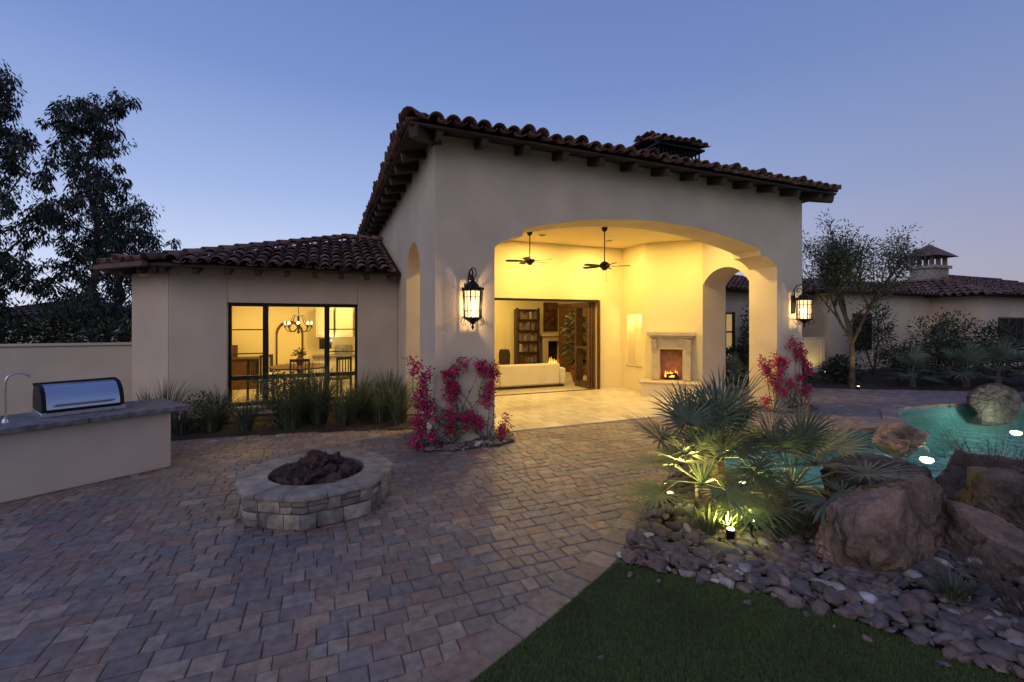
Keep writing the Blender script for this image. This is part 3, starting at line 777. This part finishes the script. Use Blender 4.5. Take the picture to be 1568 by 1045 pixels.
def boulder(c,rx,ry,rz,rot,seed,m='boulder',npl=11,I=None,peak=None):
    r=random.Random(seed); pl=[]
    for _ in range(npl):
        n_=V((r.gauss(0,1),r.gauss(0,1),r.gauss(.2,.7))).normalized(); pl.append((n_,r.uniform(.50,.92)))
    R=Matrix.Rotation(rot,3,'Z'); mb=MB(); vs=[]
    o=V((seed*3.1,seed,0)); I=I or I5
    for v in I[0]:
        d=v.normalized(); t=1.05
        d2=(d+V((noise.noise(d*3+o),noise.noise(d*3+o*2),noise.noise(d*3-o)))*.10).normalized()
        for n_,dd in pl:
            q=n_.dot(d2)
            if q>1e-3: t=min(t,dd/q)
        rn=abs(noise.noise(d*3.1+o)); rn2=abs(noise.noise(d*8+o))
        t*=1+.06*noise.noise(d*1.7+o)-.12*max(0,.12-rn)*3-.05*max(0,.15-rn2)*3+.03*noise.noise(d*12+o)+.015*noise.noise(d*28+o)
        p=d*t; vs.append(V(c)+R@V((p.x*rx,p.y*ry,p.z*rz)))
    mb.add(vs,I[1]); return mb.obj('boulder',m,None,recalc=False,ang=22)
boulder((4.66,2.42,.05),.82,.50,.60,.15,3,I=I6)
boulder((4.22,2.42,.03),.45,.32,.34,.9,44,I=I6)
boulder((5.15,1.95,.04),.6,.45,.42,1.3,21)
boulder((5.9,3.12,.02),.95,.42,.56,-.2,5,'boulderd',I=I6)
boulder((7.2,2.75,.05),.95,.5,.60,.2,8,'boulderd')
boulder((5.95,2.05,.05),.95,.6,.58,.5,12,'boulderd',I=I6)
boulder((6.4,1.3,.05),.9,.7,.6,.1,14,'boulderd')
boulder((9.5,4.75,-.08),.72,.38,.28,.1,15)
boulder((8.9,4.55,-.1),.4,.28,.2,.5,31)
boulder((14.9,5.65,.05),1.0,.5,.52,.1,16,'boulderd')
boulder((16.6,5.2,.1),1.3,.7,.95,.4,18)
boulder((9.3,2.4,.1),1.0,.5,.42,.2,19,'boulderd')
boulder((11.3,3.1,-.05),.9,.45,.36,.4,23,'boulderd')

# ============================================================ FIRE PIT
fp=empty('fire_pit'); fc=V((-.07,5.55,0))
def oct_r(t,a): 
    k=math.pi/4; t=(t+.15)%k-k/2; return a*(.75*math.cos(k/2)/math.cos(t)+.25*.965)
def opt(t,r,z): rr=oct_r(t,r); return (fc.x+rr*math.cos(t),fc.y+rr*math.sin(t),z)
mb=MB()
ks=48; FR=.81
mb.add([opt(i*2*math.pi/ks,FR-.02,0) for i in range(ks)]+[opt(i*2*math.pi/ks,FR-.02,.28) for i in range(ks)],[(i,(i+1)%ks,(i+1)%ks+ks,i+ks) for i in range(ks)])
mb.obj('core','sand',fp)
mb=MB()
for lv in range(2):
    t=U(-.1,.1)-.1; tend=t+2*math.pi
    while t<tend-.02:
        dt=U(.14,.36); t1=min(t+dt,tend)
        if tend-t1<.08: t1=tend
        z0,z1=((0,.15),(.155,.285))[lv]
        rr=FR+U(0,.024); zz0,zz1=z0+.003,z1-.003
        r_=RND.random()
        if r_<.3: spl=[(zz0,(zz0+zz1)/2-.003),((zz0+zz1)/2+.003,zz1)]
        else: spl=[(zz0,zz1)]
        for (q0,q1) in spl:
            seg=4; vs=[]
            rr2=rr+U(-.008,.008); sk0,sk1=U(-.012,.012),U(-.012,.012)
            for s_ in range(seg+1):
                for (r_,z_) in ((FR-.03,q0),(rr2-.012,q0),(rr2,q0+.014),(rr2,q1-.014),(rr2-.012,q1),(FR-.03,q1)):
                    sk_=(sk0 if s_==0 else sk1 if s_==seg else 0)*(1 if z_>(q0+q1)/2 else -1)
                    tt=t+.004+(t1-t-.008)*s_/seg+sk_*.5
                    vs.append(opt(tt,r_+U(-.004,.004),z_))
            fs=[(s_*6+k,s_*6+k+1,(s_+1)*6+k+1,(s_+1)*6+k) for s_ in range(seg) for k in range(5)]
            fs+= [(0,1,2,3,4,5),tuple(seg*6+k for k in (5,4,3,2,1,0))]
            mb.add(vs,fs)
        t=t1
mb.obj('stone_veneer','stone',fp,ang=40)
mb=MB(); t=-.15
while t<2*math.pi-.16:
    t1=min(t+RND.choice((math.pi/8,math.pi/4*.9,.5)),2*math.pi-.15)
    if 2*math.pi-.15-t1<.15: t1=2*math.pi-.15
    vs=[];seg=8;zt=.335+U(-.004,.004)
    for s_ in range(seg+1):
        tt=t+.003+(t1-t-.006)*s_/seg; j=U(-.010,.010); ir=.50
        for p in (opt(tt,FR+.035+j,.287),opt(tt,FR+.042+j,.30),opt(tt,FR+.035+j,zt-.008),opt(tt,FR+.022+j,zt)): vs.append(p)
        vs.append((fc.x+ir*math.cos(tt),fc.y+ir*math.sin(tt),zt)); vs.append((fc.x+ir*math.cos(tt),fc.y+ir*math.sin(tt),.2))
    fs=[(s_*6+k,s_*6+k+1,(s_+1)*6+k+1,(s_+1)*6+k) for s_ in range(seg) for k in range(5)]
    fs+=[(0,1,2,3,4,5),tuple(seg*6+k for k in (5,4,3,2,1,0))]
    mb.add(vs,fs); t=t1
mb.obj('cap_stones','cap',fp,ang=40)
mb=MB(); mb.lathe((fc.x,fc.y,.18),[(.51,0),(.51,.02),(.001,.03)],32); mb.obj('bowl','dark',fp)
mb=MB(); I3=ico(3)
for (nn_,r0_,r1_,s0,s1,zb) in ((34,.20,.43,.085,.12,.29),(16,0,.28,.09,.125,.345),(8,0,.2,.08,.105,.44)):
    for i in range(nn_):
        a=i*2.399+U(-.2,.2);r=U(r0_,r1_); s_=U(s0,s1); c=(fc.x+r*math.cos(a),fc.y+r*math.sin(a),zb+U(-.015,.03))
        o=V((U(0,99),U(0,99),0)); R=Matrix.Rotation(U(0,6),3,'Z')@Matrix.Rotation(U(-.6,.6),3,'X')
        mb.add([V(c)+(R@V((v.x*s_*U(.97,1.03),v.y*s_*.85,v.z*s_*.75)))*(1+.7*noise.noise(v*1.5+o)+.15*noise.noise(v*5+o)) for v in I3[0]],I3[1])
mb.obj('lava_rocks','lava',fp,recalc=False,ang=25)

# ============================================================ BARBECUE ISLAND
bi=empty('barbecue_island')
bt=V((1.34,.83,0)).normalized(); bn=V((bt.y,-bt.x,0)); bc=V((-1.963,7.58,0))
def bb(mb,t0,t1,n0,n1,z0,z1,tilt=0): mb.obox(bc+bt*(t0+t1)/2+bn*(n0+n1)/2+Z*(z0+z1)/2,bt*(t1-t0)/2,bn*(n1-n0)/2,Z*(z1-z0)/2)
mb=MB(); bb(mb,-5,0,-.85,0,0,.77); mb.obj('base','stucco',bi,bevel=.015)
mb=MB()
t=-5.1
while t<.12:
    t1=min(t+U(.75,1.0),.17)
    if .17-t1<.3: t1=.17
    bb(mb,t+.002,t1-.002,-.93,.11,.772,.845+U(-.001,.001)); t=t1
mb.obj('countertop','counter',bi,bevel=.012)
gr=empty('gas_grill')
g0,g1=-1.22,-.42
GN=-.30
mb=MB()
bb(mb,g0,g1,GN-.56,GN+.02,.845,.90)
prof=[(-.56,.90),(-.56,1.06),(-.52,1.15),(-.43,1.20),(-.30,1.22),(-.17,1.19),(-.07,1.11),(-.02,1.01),(-.0,.90)]
prof=[(a+GN,z) for a,z in prof]
vs=[bc+bt*(g0+.05)+bn*a+Z*z for a,z in prof]+[bc+bt*(g1-.05)+bn*a+Z*z for a,z in prof]
n=len(prof)
mb.add(vs,[list(range(n)),list(range(2*n-1,n-1,-1))]+[(i,(i+1)%n,(i+1)%n+n,i+n) for i in range(n)])
mb.obj('hood','steel',gr,bevel=.006)
mb=MB()
for tt in (g0+.03,g1-.03):
    pr2=[(GN+(a-GN)*1.03,z+.008) for a,z in prof]
    vs=[bc+bt*(tt-.02)+bn*a+Z*z for a,z in pr2]+[bc+bt*(tt+.02)+bn*a+Z*z for a,z in pr2]
    mb.add(vs,[list(range(n)),list(range(2*n-1,n-1,-1))]+[(i,(i+1)%n,(i+1)%n+n,i+n) for i in range(n)])
bb(mb,g0+.05,g1-.05,GN-.01,GN+.03,.895,.93)
bb(mb,g0,g1,GN-.50,GN-.40,1.195,1.23)
mb.obj('hood_trim','iron',gr)
mb=MB(); p=lambda t,n_,z: bc+bt*t+bn*(n_+GN)+Z*z
mb.tube([p(g0+.16,-.03,.99),p(g0+.16,.04,.99)],.01,6);mb.tube([p(g1-.16,-.03,.99),p(g1-.16,.04,.99)],.01,6);mb.tube([p(g0+.12,.04,.99),p(g1-.12,.04,.99)],.014,8)
for k in range(5): mb.tube([p(g0+.12+k*.14,.02,.873),p(g0+.12+k*.14,.05,.873)],.02,10)
mb.obj('handle_and_knobs','steel',gr)
fa=empty('faucet'); mb=MB(); ft=-1.50; q=lambda n_,z: bc+bt*ft+bn*n_+Z*z
mb.tube([q(-.3,.84),q(-.3,1.22),q(-.29,1.32)]+[bc+bt*(ft+.10-.10*math.cos(a))+bn*(-.29)+Z*(1.32+.09*math.sin(a)) for a in [i*.35 for i in range(1,9)]],.013,8)
mb.lathe(q(-.3,.845),[(.035,0),(.03,.03),(.016,.05)],10)
mb.obj('gooseneck','steel',fa)

# ============================================================ PLANTS
def tuft(mb,c,n,h,spread,w=.012,stiff=.6,base=.06):
    for i in range(n):
        a=U(0,6.28);d=V((math.cos(a),math.sin(a),0));s=V((-d.y,d.x,0)); hh=h*U(.6,1.1);sp=spread*U(.2,1)
        b=V(c)+d*U(0,base); pts=[]
        for k in range(4):
            t=k/3; pts.append(b+d*sp*t**1.8+Z*hh*(t-(1-stiff)*.5*t*t*(sp/spread)))
        ww=[w,w*.9,w*.6,0]
        vs=[]
        for k in range(3): vs+= [pts[k]-s*ww[k]/1,pts[k]+s*ww[k]/1]
        vs.append(pts[3]); mb.add(vs,[(0,1,3,2),(2,3,5,4),(4,5,6)])
for (x,y,h,n) in ((-2.9,9.9,.95,150),(-2.4,9.65,.7,150),(-1.9,9.75,.85,150),(-1.35,9.6,.8,150),(-.6,9.5,1.05,230),(-.1,9.7,1.5,270),(.35,9.35,1.0,200),(.75,9.8,1.0,160),(1.05,9.35,.9,170),(1.35,9.75,1.15,190),(1.35,9.1,.8,130),(.7,10.4,1.1,130),(-1.9,10.4,.9,120),(-2.8,10.5,1.1,120),(1.3,10.4,1.2,130),(-.35,10.2,1.35,180)):
    mb=MB(); tuft(mb,(x,y,0),n,h,h*U(.75,1.05),.008,.35,base=.14); mb.obj('ornamental_grass','grassy',None,recalc=False)
def shrub(c,rx,ry,rz,n,m='shrub',ls=.09,name='shrub'):
    mb=MB(); cl=[]
    for i in range(14):
        a=U(0,6.28);b=U(.0,1.4);cl.append(V((c[0]+rx*.7*math.cos(a)*math.cos(b),c[1]+ry*.7*math.sin(a)*math.cos(b),c[2]+rz*(.35+.6*math.sin(b)))))
    for i in range(n):
        q=RND.choice(cl); d=V((RND.gauss(0,1),RND.gauss(0,1),RND.gauss(0,1))); d.normalize()
        p=q+V((d.x*rx,d.y*ry,d.z*rz*.8))*.42*RND.random()**.4
        if p.z<.02: continue
        leafquad(mb,p,d+V((0,0,.4)),ls*U(.7,1.5),ls*.45,.2)
    for i in range(6):
        q=cl[i]; mb.tube([(c[0],c[1],0),((c[0]+q.x)/2+U(-.1,.1),(c[1]+q.y)/2,q.z*.5),q],[.02,.014,.006],4)
    return mb.obj(name,m,None,recalc=False)
shrub((-.85,9.95,0),.6,.5,.85,1200,'grassy',.07)
shrub((-2.1,10.1,0),.5,.4,.55,700,'shrub',.06)
def fanleaf(mb,hub,d,R,nseg=26,wd=.0115):
    d=d.normalized(); s=d.cross(Z)
    if s.length<.05: s=V((1,0,0))
    s.normalize(); nn=s.cross(d)
    for k in range(nseg):
        a=math.radians(-122+244*k/(nseg-1))+U(-.04,.04)
        sd=(d*math.cos(a)+s*math.sin(a)).normalized(); L_=R*(.78+.22*math.cos(a))*U(.86,1.08)
        cr=sd.cross(nn).normalized(); w=wd*R/.5; dr=U(.02,.12)
        fold=nn*((.16*abs(math.sin(a))+U(-.03,.03))*L_)
        m1=hub+sd*L_*.35+fold*.4; m2=hub+sd*L_*.70+fold*.7-Z*.01*L_; t=hub+sd*L_+fold*.8-Z*(dr*L_)
        mb.add([hub,m1+cr*w,m1-cr*w,m2+cr*w*.75,m2-cr*w*.75,t],[(0,1,2),(1,3,4,2),(3,5,4)])
def palm(c,h,nl,R,pet,low=-18):
    pr=empty('fan_palm'); mb=MB(); mt=MB()
    c=V(c)
    mt.tube([c,c+Z*h*.5+V((.02,0,0)),c+Z*h],[.10,.085,.07],10); mt.obj('trunk','bark',pr)
    mp=MB()
    for i in range(nl):
        a=i*2.399+U(-.2,.2); el=math.radians(low+(84-low)*((i+.5)/nl)**.85)
        d=V((math.cos(a)*math.cos(el),math.sin(a)*math.cos(el),math.sin(el))); L_=pet*U(.7,1.15)
        b=c+Z*h; m=b+d*L_*.6+Z*.04; hb=b+d*L_-Z*(.08*math.cos(el))
        if hb.z<.10: hb.z=.10
        mp.tube([b,m,hb],[.010,.008,.006],5)
        d2=(hb-m).normalized()
        d3=d2+V((U(-.2,.2),U(-.2,.2),U(-.10,.2)))
        if hb.z<.4: d3.z=max(d3.z,-.12)
        fanleaf(mb,hb,d3,R*U(.8,1.12))
    mb.obj('fronds','palm',pr,recalc=False,smooth=False); mp.obj('petioles','palm',pr)
palm((3.60,3.55,0),.34,24,.55,.58)
palm((4.50,3.22,0),.28,24,.54,.62,-24)
palm((4.02,3.75,0),.50,22,.54,.52,-5)
for k in range(5):
    mb=MB(); tuft(mb,(3.30+k*.22,3.16+U(-.08,.08)-k*.05,0),70,.32,.28,.010,base=.1)
    mb.obj('ornamental_grass','grassy',None,recalc=False)
YEL=(1,.80,.20)
def uplight(x,y,z,pw,aim,spot=120):
    e=empty('landscape_uplight'); mb=MB(); mb.lathe((x,y,z),[(.02,-.06),(.035,-.04),(.04,.03),(.036,.035)],12); mb.obj('housing','iron',e)
    mb=MB(); mb.lathe((x,y,z+.037),[(.032,0),(.03,.006),(.001,.008)],12); mb.obj('lens','bulb',e)
    light('uplight_beam','SPOT',(x,y,z+.06),pw,YEL,e,.03,V(aim).to_track_quat('-Z','Y').to_euler(),spot,.8)
uplight(3.38,3.0,.1,200,(.15,.5,.8),150)
uplight(3.72,3.06,.1,140,(.1,.4,.9),150)
uplight(3.45,3.85,.12,100,(.25,-.35,1),150)
uplight(4.25,3.62,.2,110,(.0,-.35,1),150)

def twiggy(c,n,h,sp,m='bark',name='dry_shrub'):
    mb=MB()
    for i in range(n):
        a=U(0,6.28); d=V((math.cos(a),math.sin(a),0)); b=V(c)+d*U(0,.1)
        p1=b+d*sp*.3+Z*h*.5*U(.7,1.1); p2=b+d*sp*U(.5,1)+Z*h*U(.6,1.1)
        mb.tube([b,p1,p2],[.0035,.0025,.001],3,False)
        for k in range(3):
            q=p1.lerp(p2,U(0,1)); mb.tube([q,q+V((U(-.1,.1),U(-.1,.1),U(.02,.14)))],[.0018,.0008],3,False)
    mb.obj(name,m,None,recalc=False)
twiggy((4.35,1.45,0),100,.42,.4,'bark'); twiggy((4.7,1.1,0),90,.5,.45); twiggy((6.2,2.35,.3),80,.55,.45); twiggy((3.9,1.0,0),60,.3,.3,'stone')
twiggy((4.05,2.85,0),70,.32,.3)
for (x,y) in ((4.1,1.75),(3.85,2.85),(4.5,1.3),(5.4,1.5),(4.05,2.95)):
    mb=MB(); tuft(mb,(x,y,0),110,.28,.28,.005); mb.obj('ornamental_grass','grassy',None,recalc=False)

def bougain(base,clusters):
    e=empty('bougainvillea'); mv=MB();mbk=MB();ml=MB()
    for c in clusters:
        c=V(c); b=V(RND.choice(base))
        mid=b.lerp(c,.5)+V((U(-.15,.15),U(-.03,.0),U(-.05,.1)))
        pts=[b,b.lerp(mid,.5)+V((U(-.05,.05),0,0)),mid,mid.lerp(c,.5)+V((U(-.06,.06),0,0)),c]
        mv.tube(pts,[.009,.007,.006,.005,.003],5)
        for k in range(14):
            t=U(.2,1); i=min(int(t*4),3); p=pts[i].lerp(pts[i+1],t*4-i)
            leafquad(ml,p,V((U(-1,1),U(-1,.0),U(-.5,1))),.05,.034)
        for s_ in range(4):
            cc=c+V((U(-.10,.10),U(-.06,.02),U(-.12,.11)))
            for k in range(42):
                d=V((RND.gauss(0,1),RND.gauss(0,1),RND.gauss(0,1))).normalized(); p=cc+d*.062*RND.random()**.5
                leafquad(mbk,p,d+V((0,-.3,0)),U(.028,.046),.038)
            for k in range(7):
                d=V((RND.gauss(0,1),RND.gauss(0,1),RND.gauss(0,1))).normalized(); leafquad(ml,cc+d*.085,d,.055,.035)
    mv.obj('vines','bark',e); mbk.obj('bracts','bract',e,recalc=False,smooth=False); ml.obj('leaves','bleaf',e,recalc=False,smooth=False)
bougain([(1.5,7.0,0),(1.9,7.05,0),(2.5,7.05,0)],
 [(1.28,7.05,1.3),(1.42,7.05,1.12),(1.36,7.1,.95),(1.36,7.1,.75),(1.5,7.05,.55),(1.4,7.05,.38),(1.5,7.0,.2),(1.3,7.05,.12),(1.45,7.1,.8),(1.44,7.1,.62),(1.34,7.0,.5),
  (1.86,7.08,1.25),(2.02,7.08,1.27),(1.82,7.08,1.05),(1.92,7.08,.92),(1.86,7.06,.78),(1.8,7.07,.58),(1.86,7.07,.46),(2.1,7.07,.40),(2.22,7.07,.42),(1.9,7.07,.3),(2.3,7.07,.36),
  (2.38,7.08,1.25),(2.5,7.08,1.2),(2.62,7.08,1.1),(2.5,7.07,.92),(2.78,7.1,.3),(2.75,7.1,.12),(2.54,7.08,.76)])
bougain([(9.2,7.0,0),(9.8,7.05,0),(10.2,7.05,0)],
 [(8.9,7.05,1.1),(9.0,7.05,.95),(9.15,7.05,.75),(9.3,7.05,1.15),(9.45,7.05,1.2),(9.4,7.05,.9),(9.2,7.05,.5),(9.6,7.05,1.05),(9.8,7.05,1.5),(9.95,7.05,1.25),
  (10.1,7.05,1.45),(10.25,7.05,1.2),(10.3,7.05,.9),(10.1,7.05,.7),(9.8,7.05,.6),(9.5,7.05,.45),(10.35,7.1,.5),(9.0,7.05,.3),(9.1,7.05,1.0),(9.3,7.05,.7),(10.4,7.1,.3)])

# trees
def tree(name,base,H,spread,levels,leafm,nleaf,ls,lw,trunk_r,first=.35,droop=.4,nclump=.35,kids=(3,4),up=.5,seed=1):
    global RND
    old=RND; RND=random.Random(seed)
    e=empty(name); mt=MB(); tips=[]
    def br(p,d,L_,r,lv):
        pts=[p];q=p.copy();dd=d.copy();segs=4
        for k in range(segs):
            dd=(dd+V((U(-1,1),U(-1,1),U(-.3,.6)))*.16).normalized(); q=q+dd*L_/segs; pts.append(q.copy())
        mt.tube(pts,[r*(1-.45*k/segs) for k in range(segs+1)],7 if lv<2 else 4,False)
        if lv>=2: tips.extend(pts[2:])
        if lv>=levels: tips.append(q); return
        nk=RND.randint(*kids)
        for k in range(nk):
            t=U(.45,1) if k else 1; i=min(int(t*segs),segs-1); s_=pts[i].lerp(pts[i+1],t*segs-i)
            a=U(0,6.28); sv=V((math.cos(a)*spread,math.sin(a)*spread,up+U(-.2,.3)))
            nd=(dd*.6+sv).normalized() if k else (dd+sv*.25).normalized()
            br(s_,nd,L_*U(.6,.8),r*.55,lv+1)
    b=V(base); n0=H*first
    pts=[b,b+V((0,0,n0*.5)),b+V((0,0,n0))]
    mt.tube(pts,[trunk_r*1.2,trunk_r,trunk_r*.85],8)
    for k in range(3):
        a=k*2.1+U(0,1); br(pts[2],V((math.cos(a)*spread*.6,math.sin(a)*spread*.6,1)).normalized(),H*.28,trunk_r*.7,1)
    br(pts[2],V((U(-.1,.1),U(-.1,.1),1)),H*.34,trunk_r*.8,1)
    mt.obj('trunk_and_limbs','bark',e)
    ml=MB()
    for i in range(nleaf):
        t=RND.choice(tips); d=V((RND.gauss(0,1),RND.gauss(0,1),RND.gauss(0,1))).normalized()
        p=t+d*nclump*RND.random()**.6; leafquad(ml,p,d*.6+V((0,0,-droop)),ls*U(.6,1.3),lw,0)
    ml.obj('leaves',leafm,e,recalc=False,smooth=False)
    RND=old
def gum(base,H,rad,nl,seed,fan_=1):
    global RND
    old=RND; RND=random.Random(seed); e=empty('eucalyptus_tree'); mt=MB(); tips=[]
    b=V(base); lead=[b]; q=b.copy()
    for k in range(10):
        q=q+V((U(-.2,.2),U(-.2,.2),H*.095)); lead.append(q.copy())
    mt.tube(lead,[.17*(1-.09*k) for k in range(11)],8)
    for i in range(28):
        t=.20+.80*(i/27); k=min(int(t*10),9); s=lead[k].lerp(lead[k+1],t*10-k) if k<10 else lead[10]
        a=i*2.4+U(-.4,.4); env=math.sin(min(1,(t-.05)/.95)*math.pi*.80+.35)*U(.45,1.25)
        L_=rad*max(.35,env); d=V((math.cos(a),math.sin(a),U(.4,1.1))); pts=[s]; q=s.copy()
        for m in range(4):
            d=(d+V((U(-.25,.25),U(-.25,.25),U(-.15,.2)))); dn=d.normalized(); q=q+dn*L_/4*1.25; pts.append(q.copy())
        mt.tube(pts,[.05*(1-.6*t),.04*(1-.6*t),.03*(1-.5*t),.018,.008],5,False)
        for m in range(1,5):
            for j in range(2 if m<3 else 3):
                dd=V((U(-1,1),U(-1,1),U(-.3,.8))).normalized(); tt=pts[m]+dd*U(.2,.55); mt.tube([pts[m],tt],[.010,.004],3,False); tips.append(tt)
    mt.obj('trunk_and_limbs','bark',e); ml=MB()
    per=max(1,nl//len(tips))
    for t in tips:
        rr=U(.12,.30); cnt=int(per*U(.2,1.8))
        for j in range(cnt):
            d=V((RND.gauss(0,1),RND.gauss(0,1),RND.gauss(0,1.2))).normalized(); p=t+d*rr*RND.random()**.5
            leafquad(ml,p,d*.5+V((0,0,-.7)),U(.10,.20),.05,0)
    ml.obj('leaves','eleaf',e,recalc=False,smooth=False); RND=old
gum((-6.35,17.9,0),8.9,1.45,15000,4)
gum((-8.35,17.2,0),8.8,1.55,14500,9)
gum((-10.6,18.4,0),7.6,1.7,10000,12)
gum((-7.6,21,0),6.2,1.7,7000,15)
tree('mesquite_tree',(14.8,8.7,0),4.9,.72,4,'mleaf',12500,.10,.035,.075,.28,.2,.27,seed=5,up=.42,kids=(3,4))
uplight(14.5,8.35,.08,55,(.12,.15,1),60)
mb=MB(); mb.box(-16,-3.85,12.3,12.5,0,1.5); mb.box(-16,-3.84,12.26,12.54,1.5,1.56); mb.obj('garden_wall','stucco',None,bevel=.02)
for (x,y,h) in ((-5.2,15.5,1.7),(-6.6,16,2.0),(-8.2,15.6,2.3),(-9.8,15.8,2.4),(-11.5,16,2.6)): shrub((x,y,0),1.1,.8,h,1800,ls=.14)
mb=MB(); mb.box(15.6,18.4,11.9,12.1,0,1.35); mb.box(15.55,18.45,11.86,12.14,1.35,1.42)
for x in (15.6,17.0,18.2): mb.box(x-.02,x+.25,11.84,11.9,0,1.35)
mb.obj('low_garden_wall','stucco',None,bevel=.015)
uplight(16.6,11.35,.08,26,(.0,.6,1),130); uplight(17.7,11.35,.08,20,(.0,.6,1),130)
def bldg(name,x0,x1,y0,y1,h,ov,rise,win=[]):
    e=empty(name); mb=MB(); mb.box(x0,x1,y0,y1,0,h); mb.obj('walls','stucco',e)
    mb=MB(); a,b_,c,d=(x0-ov,y0-ov),(x1+ov,y0-ov),(x1+ov,y1+ov),(x0-ov,y1+ov); hw=(y1-y0)/2+ov; ym=(y0+y1)/2
    mb.add([(*a,h),(*b_,h),(*c,h),(*d,h),(x0-ov+hw,ym,h+rise),(x1+ov-hw,ym,h+rise)],[(0,1,5,4),(1,2,5),(2,3,4,5),(3,0,4),(0,3,2,1)]); mb.obj('roof_deck','deck',e)
    mb=MB(); W=x1-x0+2*ov; L_=math.hypot(hw,rise)
    tiles(mb,(x0-ov,y0-ov,h),(1,0,0),(0,hw,rise),W,L_,lambda x,y:x>y and W-x>y,r=.12,pitch=.3,course=.5)
    W2=y1-y0+2*ov
    tiles(mb,(x0-ov,y1+ov,h),(0,-1,0),(hw,0,rise),W2,L_,lambda x,y:x>y and W2-x>y,r=.12,pitch=.3,course=.5)
    mb.obj('roof_tiles','tile',e,recalc=False)
    mw=MB();mf=MB()
    for (xa,xb,za,zb) in win:
        mw.box(xa,xb,y0-.02,y0+.01,za,zb)
        mf.box(xa-.08,xb+.08,y0-.05,y0-.021,zb,zb+.08);mf.box(xa-.08,xb+.08,y0-.05,y0-.021,za-.08,za);mf.box(xa-.08,xa,y0-.05,y0-.021,za,zb);mf.box(xb,xb+.08,y0-.05,y0-.021,za,zb)
        k=xa+.7
        while k<xb-.3: mf.box(k-.03,k+.03,y0-.05,y0-.021,za,zb); k+=.7
    if win: mw.obj('window_panes','dark',e); mf.obj('window_frames','bronze',e)
    return e
bldg('neighbor_house',-16,-9.5,31,37,2.3,.5,1.0)
h1=bldg('neighbor_house',19,29,12,17,3.2,.5,.75,[(20.5,21.6,.9,2.3)])
h2=bldg('neighbor_house',26.2,40,10.2,17,3.15,.6,1.3,[(27.6,30.5,.95,2.15)])
mb=MB(); mb.box(28.2,29.6,12.8,13.8,3.2,4.9); mb.box(28.1,29.7,12.7,13.9,4.75,4.9); mb.box(28.1,29.7,12.7,13.9,4.1,4.2)
for dx in (0,.6,1.2): 
    for dy in (0,.8): mb.box(28.25+dx,28.4+dx,12.85+dy,13.0+dy,4.9,5.35)
mb.obj('chimney','stone',h1)
mb=MB(); mb.add([(27.9,12.5,5.35),(29.9,12.5,5.35),(29.9,14.1,5.35),(27.9,14.1,5.35),(28.9,13.3,6.05)],[(0,1,4),(1,2,4),(2,3,4),(3,0,4),(3,2,1,0)]); mb.obj('chimney_roof','tile',h1)
for (x,y,r,h) in ((11.8,11.3,.7,1.2),(13.0,11.0,.8,1.1),(14.2,10.2,.6,.8),(15.9,9.6,.7,.7),(17.5,8.9,1.0,1.0),(19.3,8.3,1.1,1.3),(21,7.6,1.2,1.2),(19.4,10.6,1.1,2.2),(21.5,9.6,1.3,2.0),(23.5,8.6,1.4,1.6),(24,10.2,1.3,2.0),(15.0,12.2,.9,2.2)):
    shrub((x,y,0),r,r*.8,h,1200,ls=.13)
for (x,y,h,R_) in ((18.3,7.5,.4,.6),(20.4,6.7,.4,.6),(16.9,8.2,.35,.5),(22.6,6.3,.5,.7),(10.95,9.7,.3,.4),(19.4,7.2,.5,.6)):
    palm((x,y,0),h,16,R_,.55)
uplight(13.2,10.1,.08,14,(.0,.6,1),110)
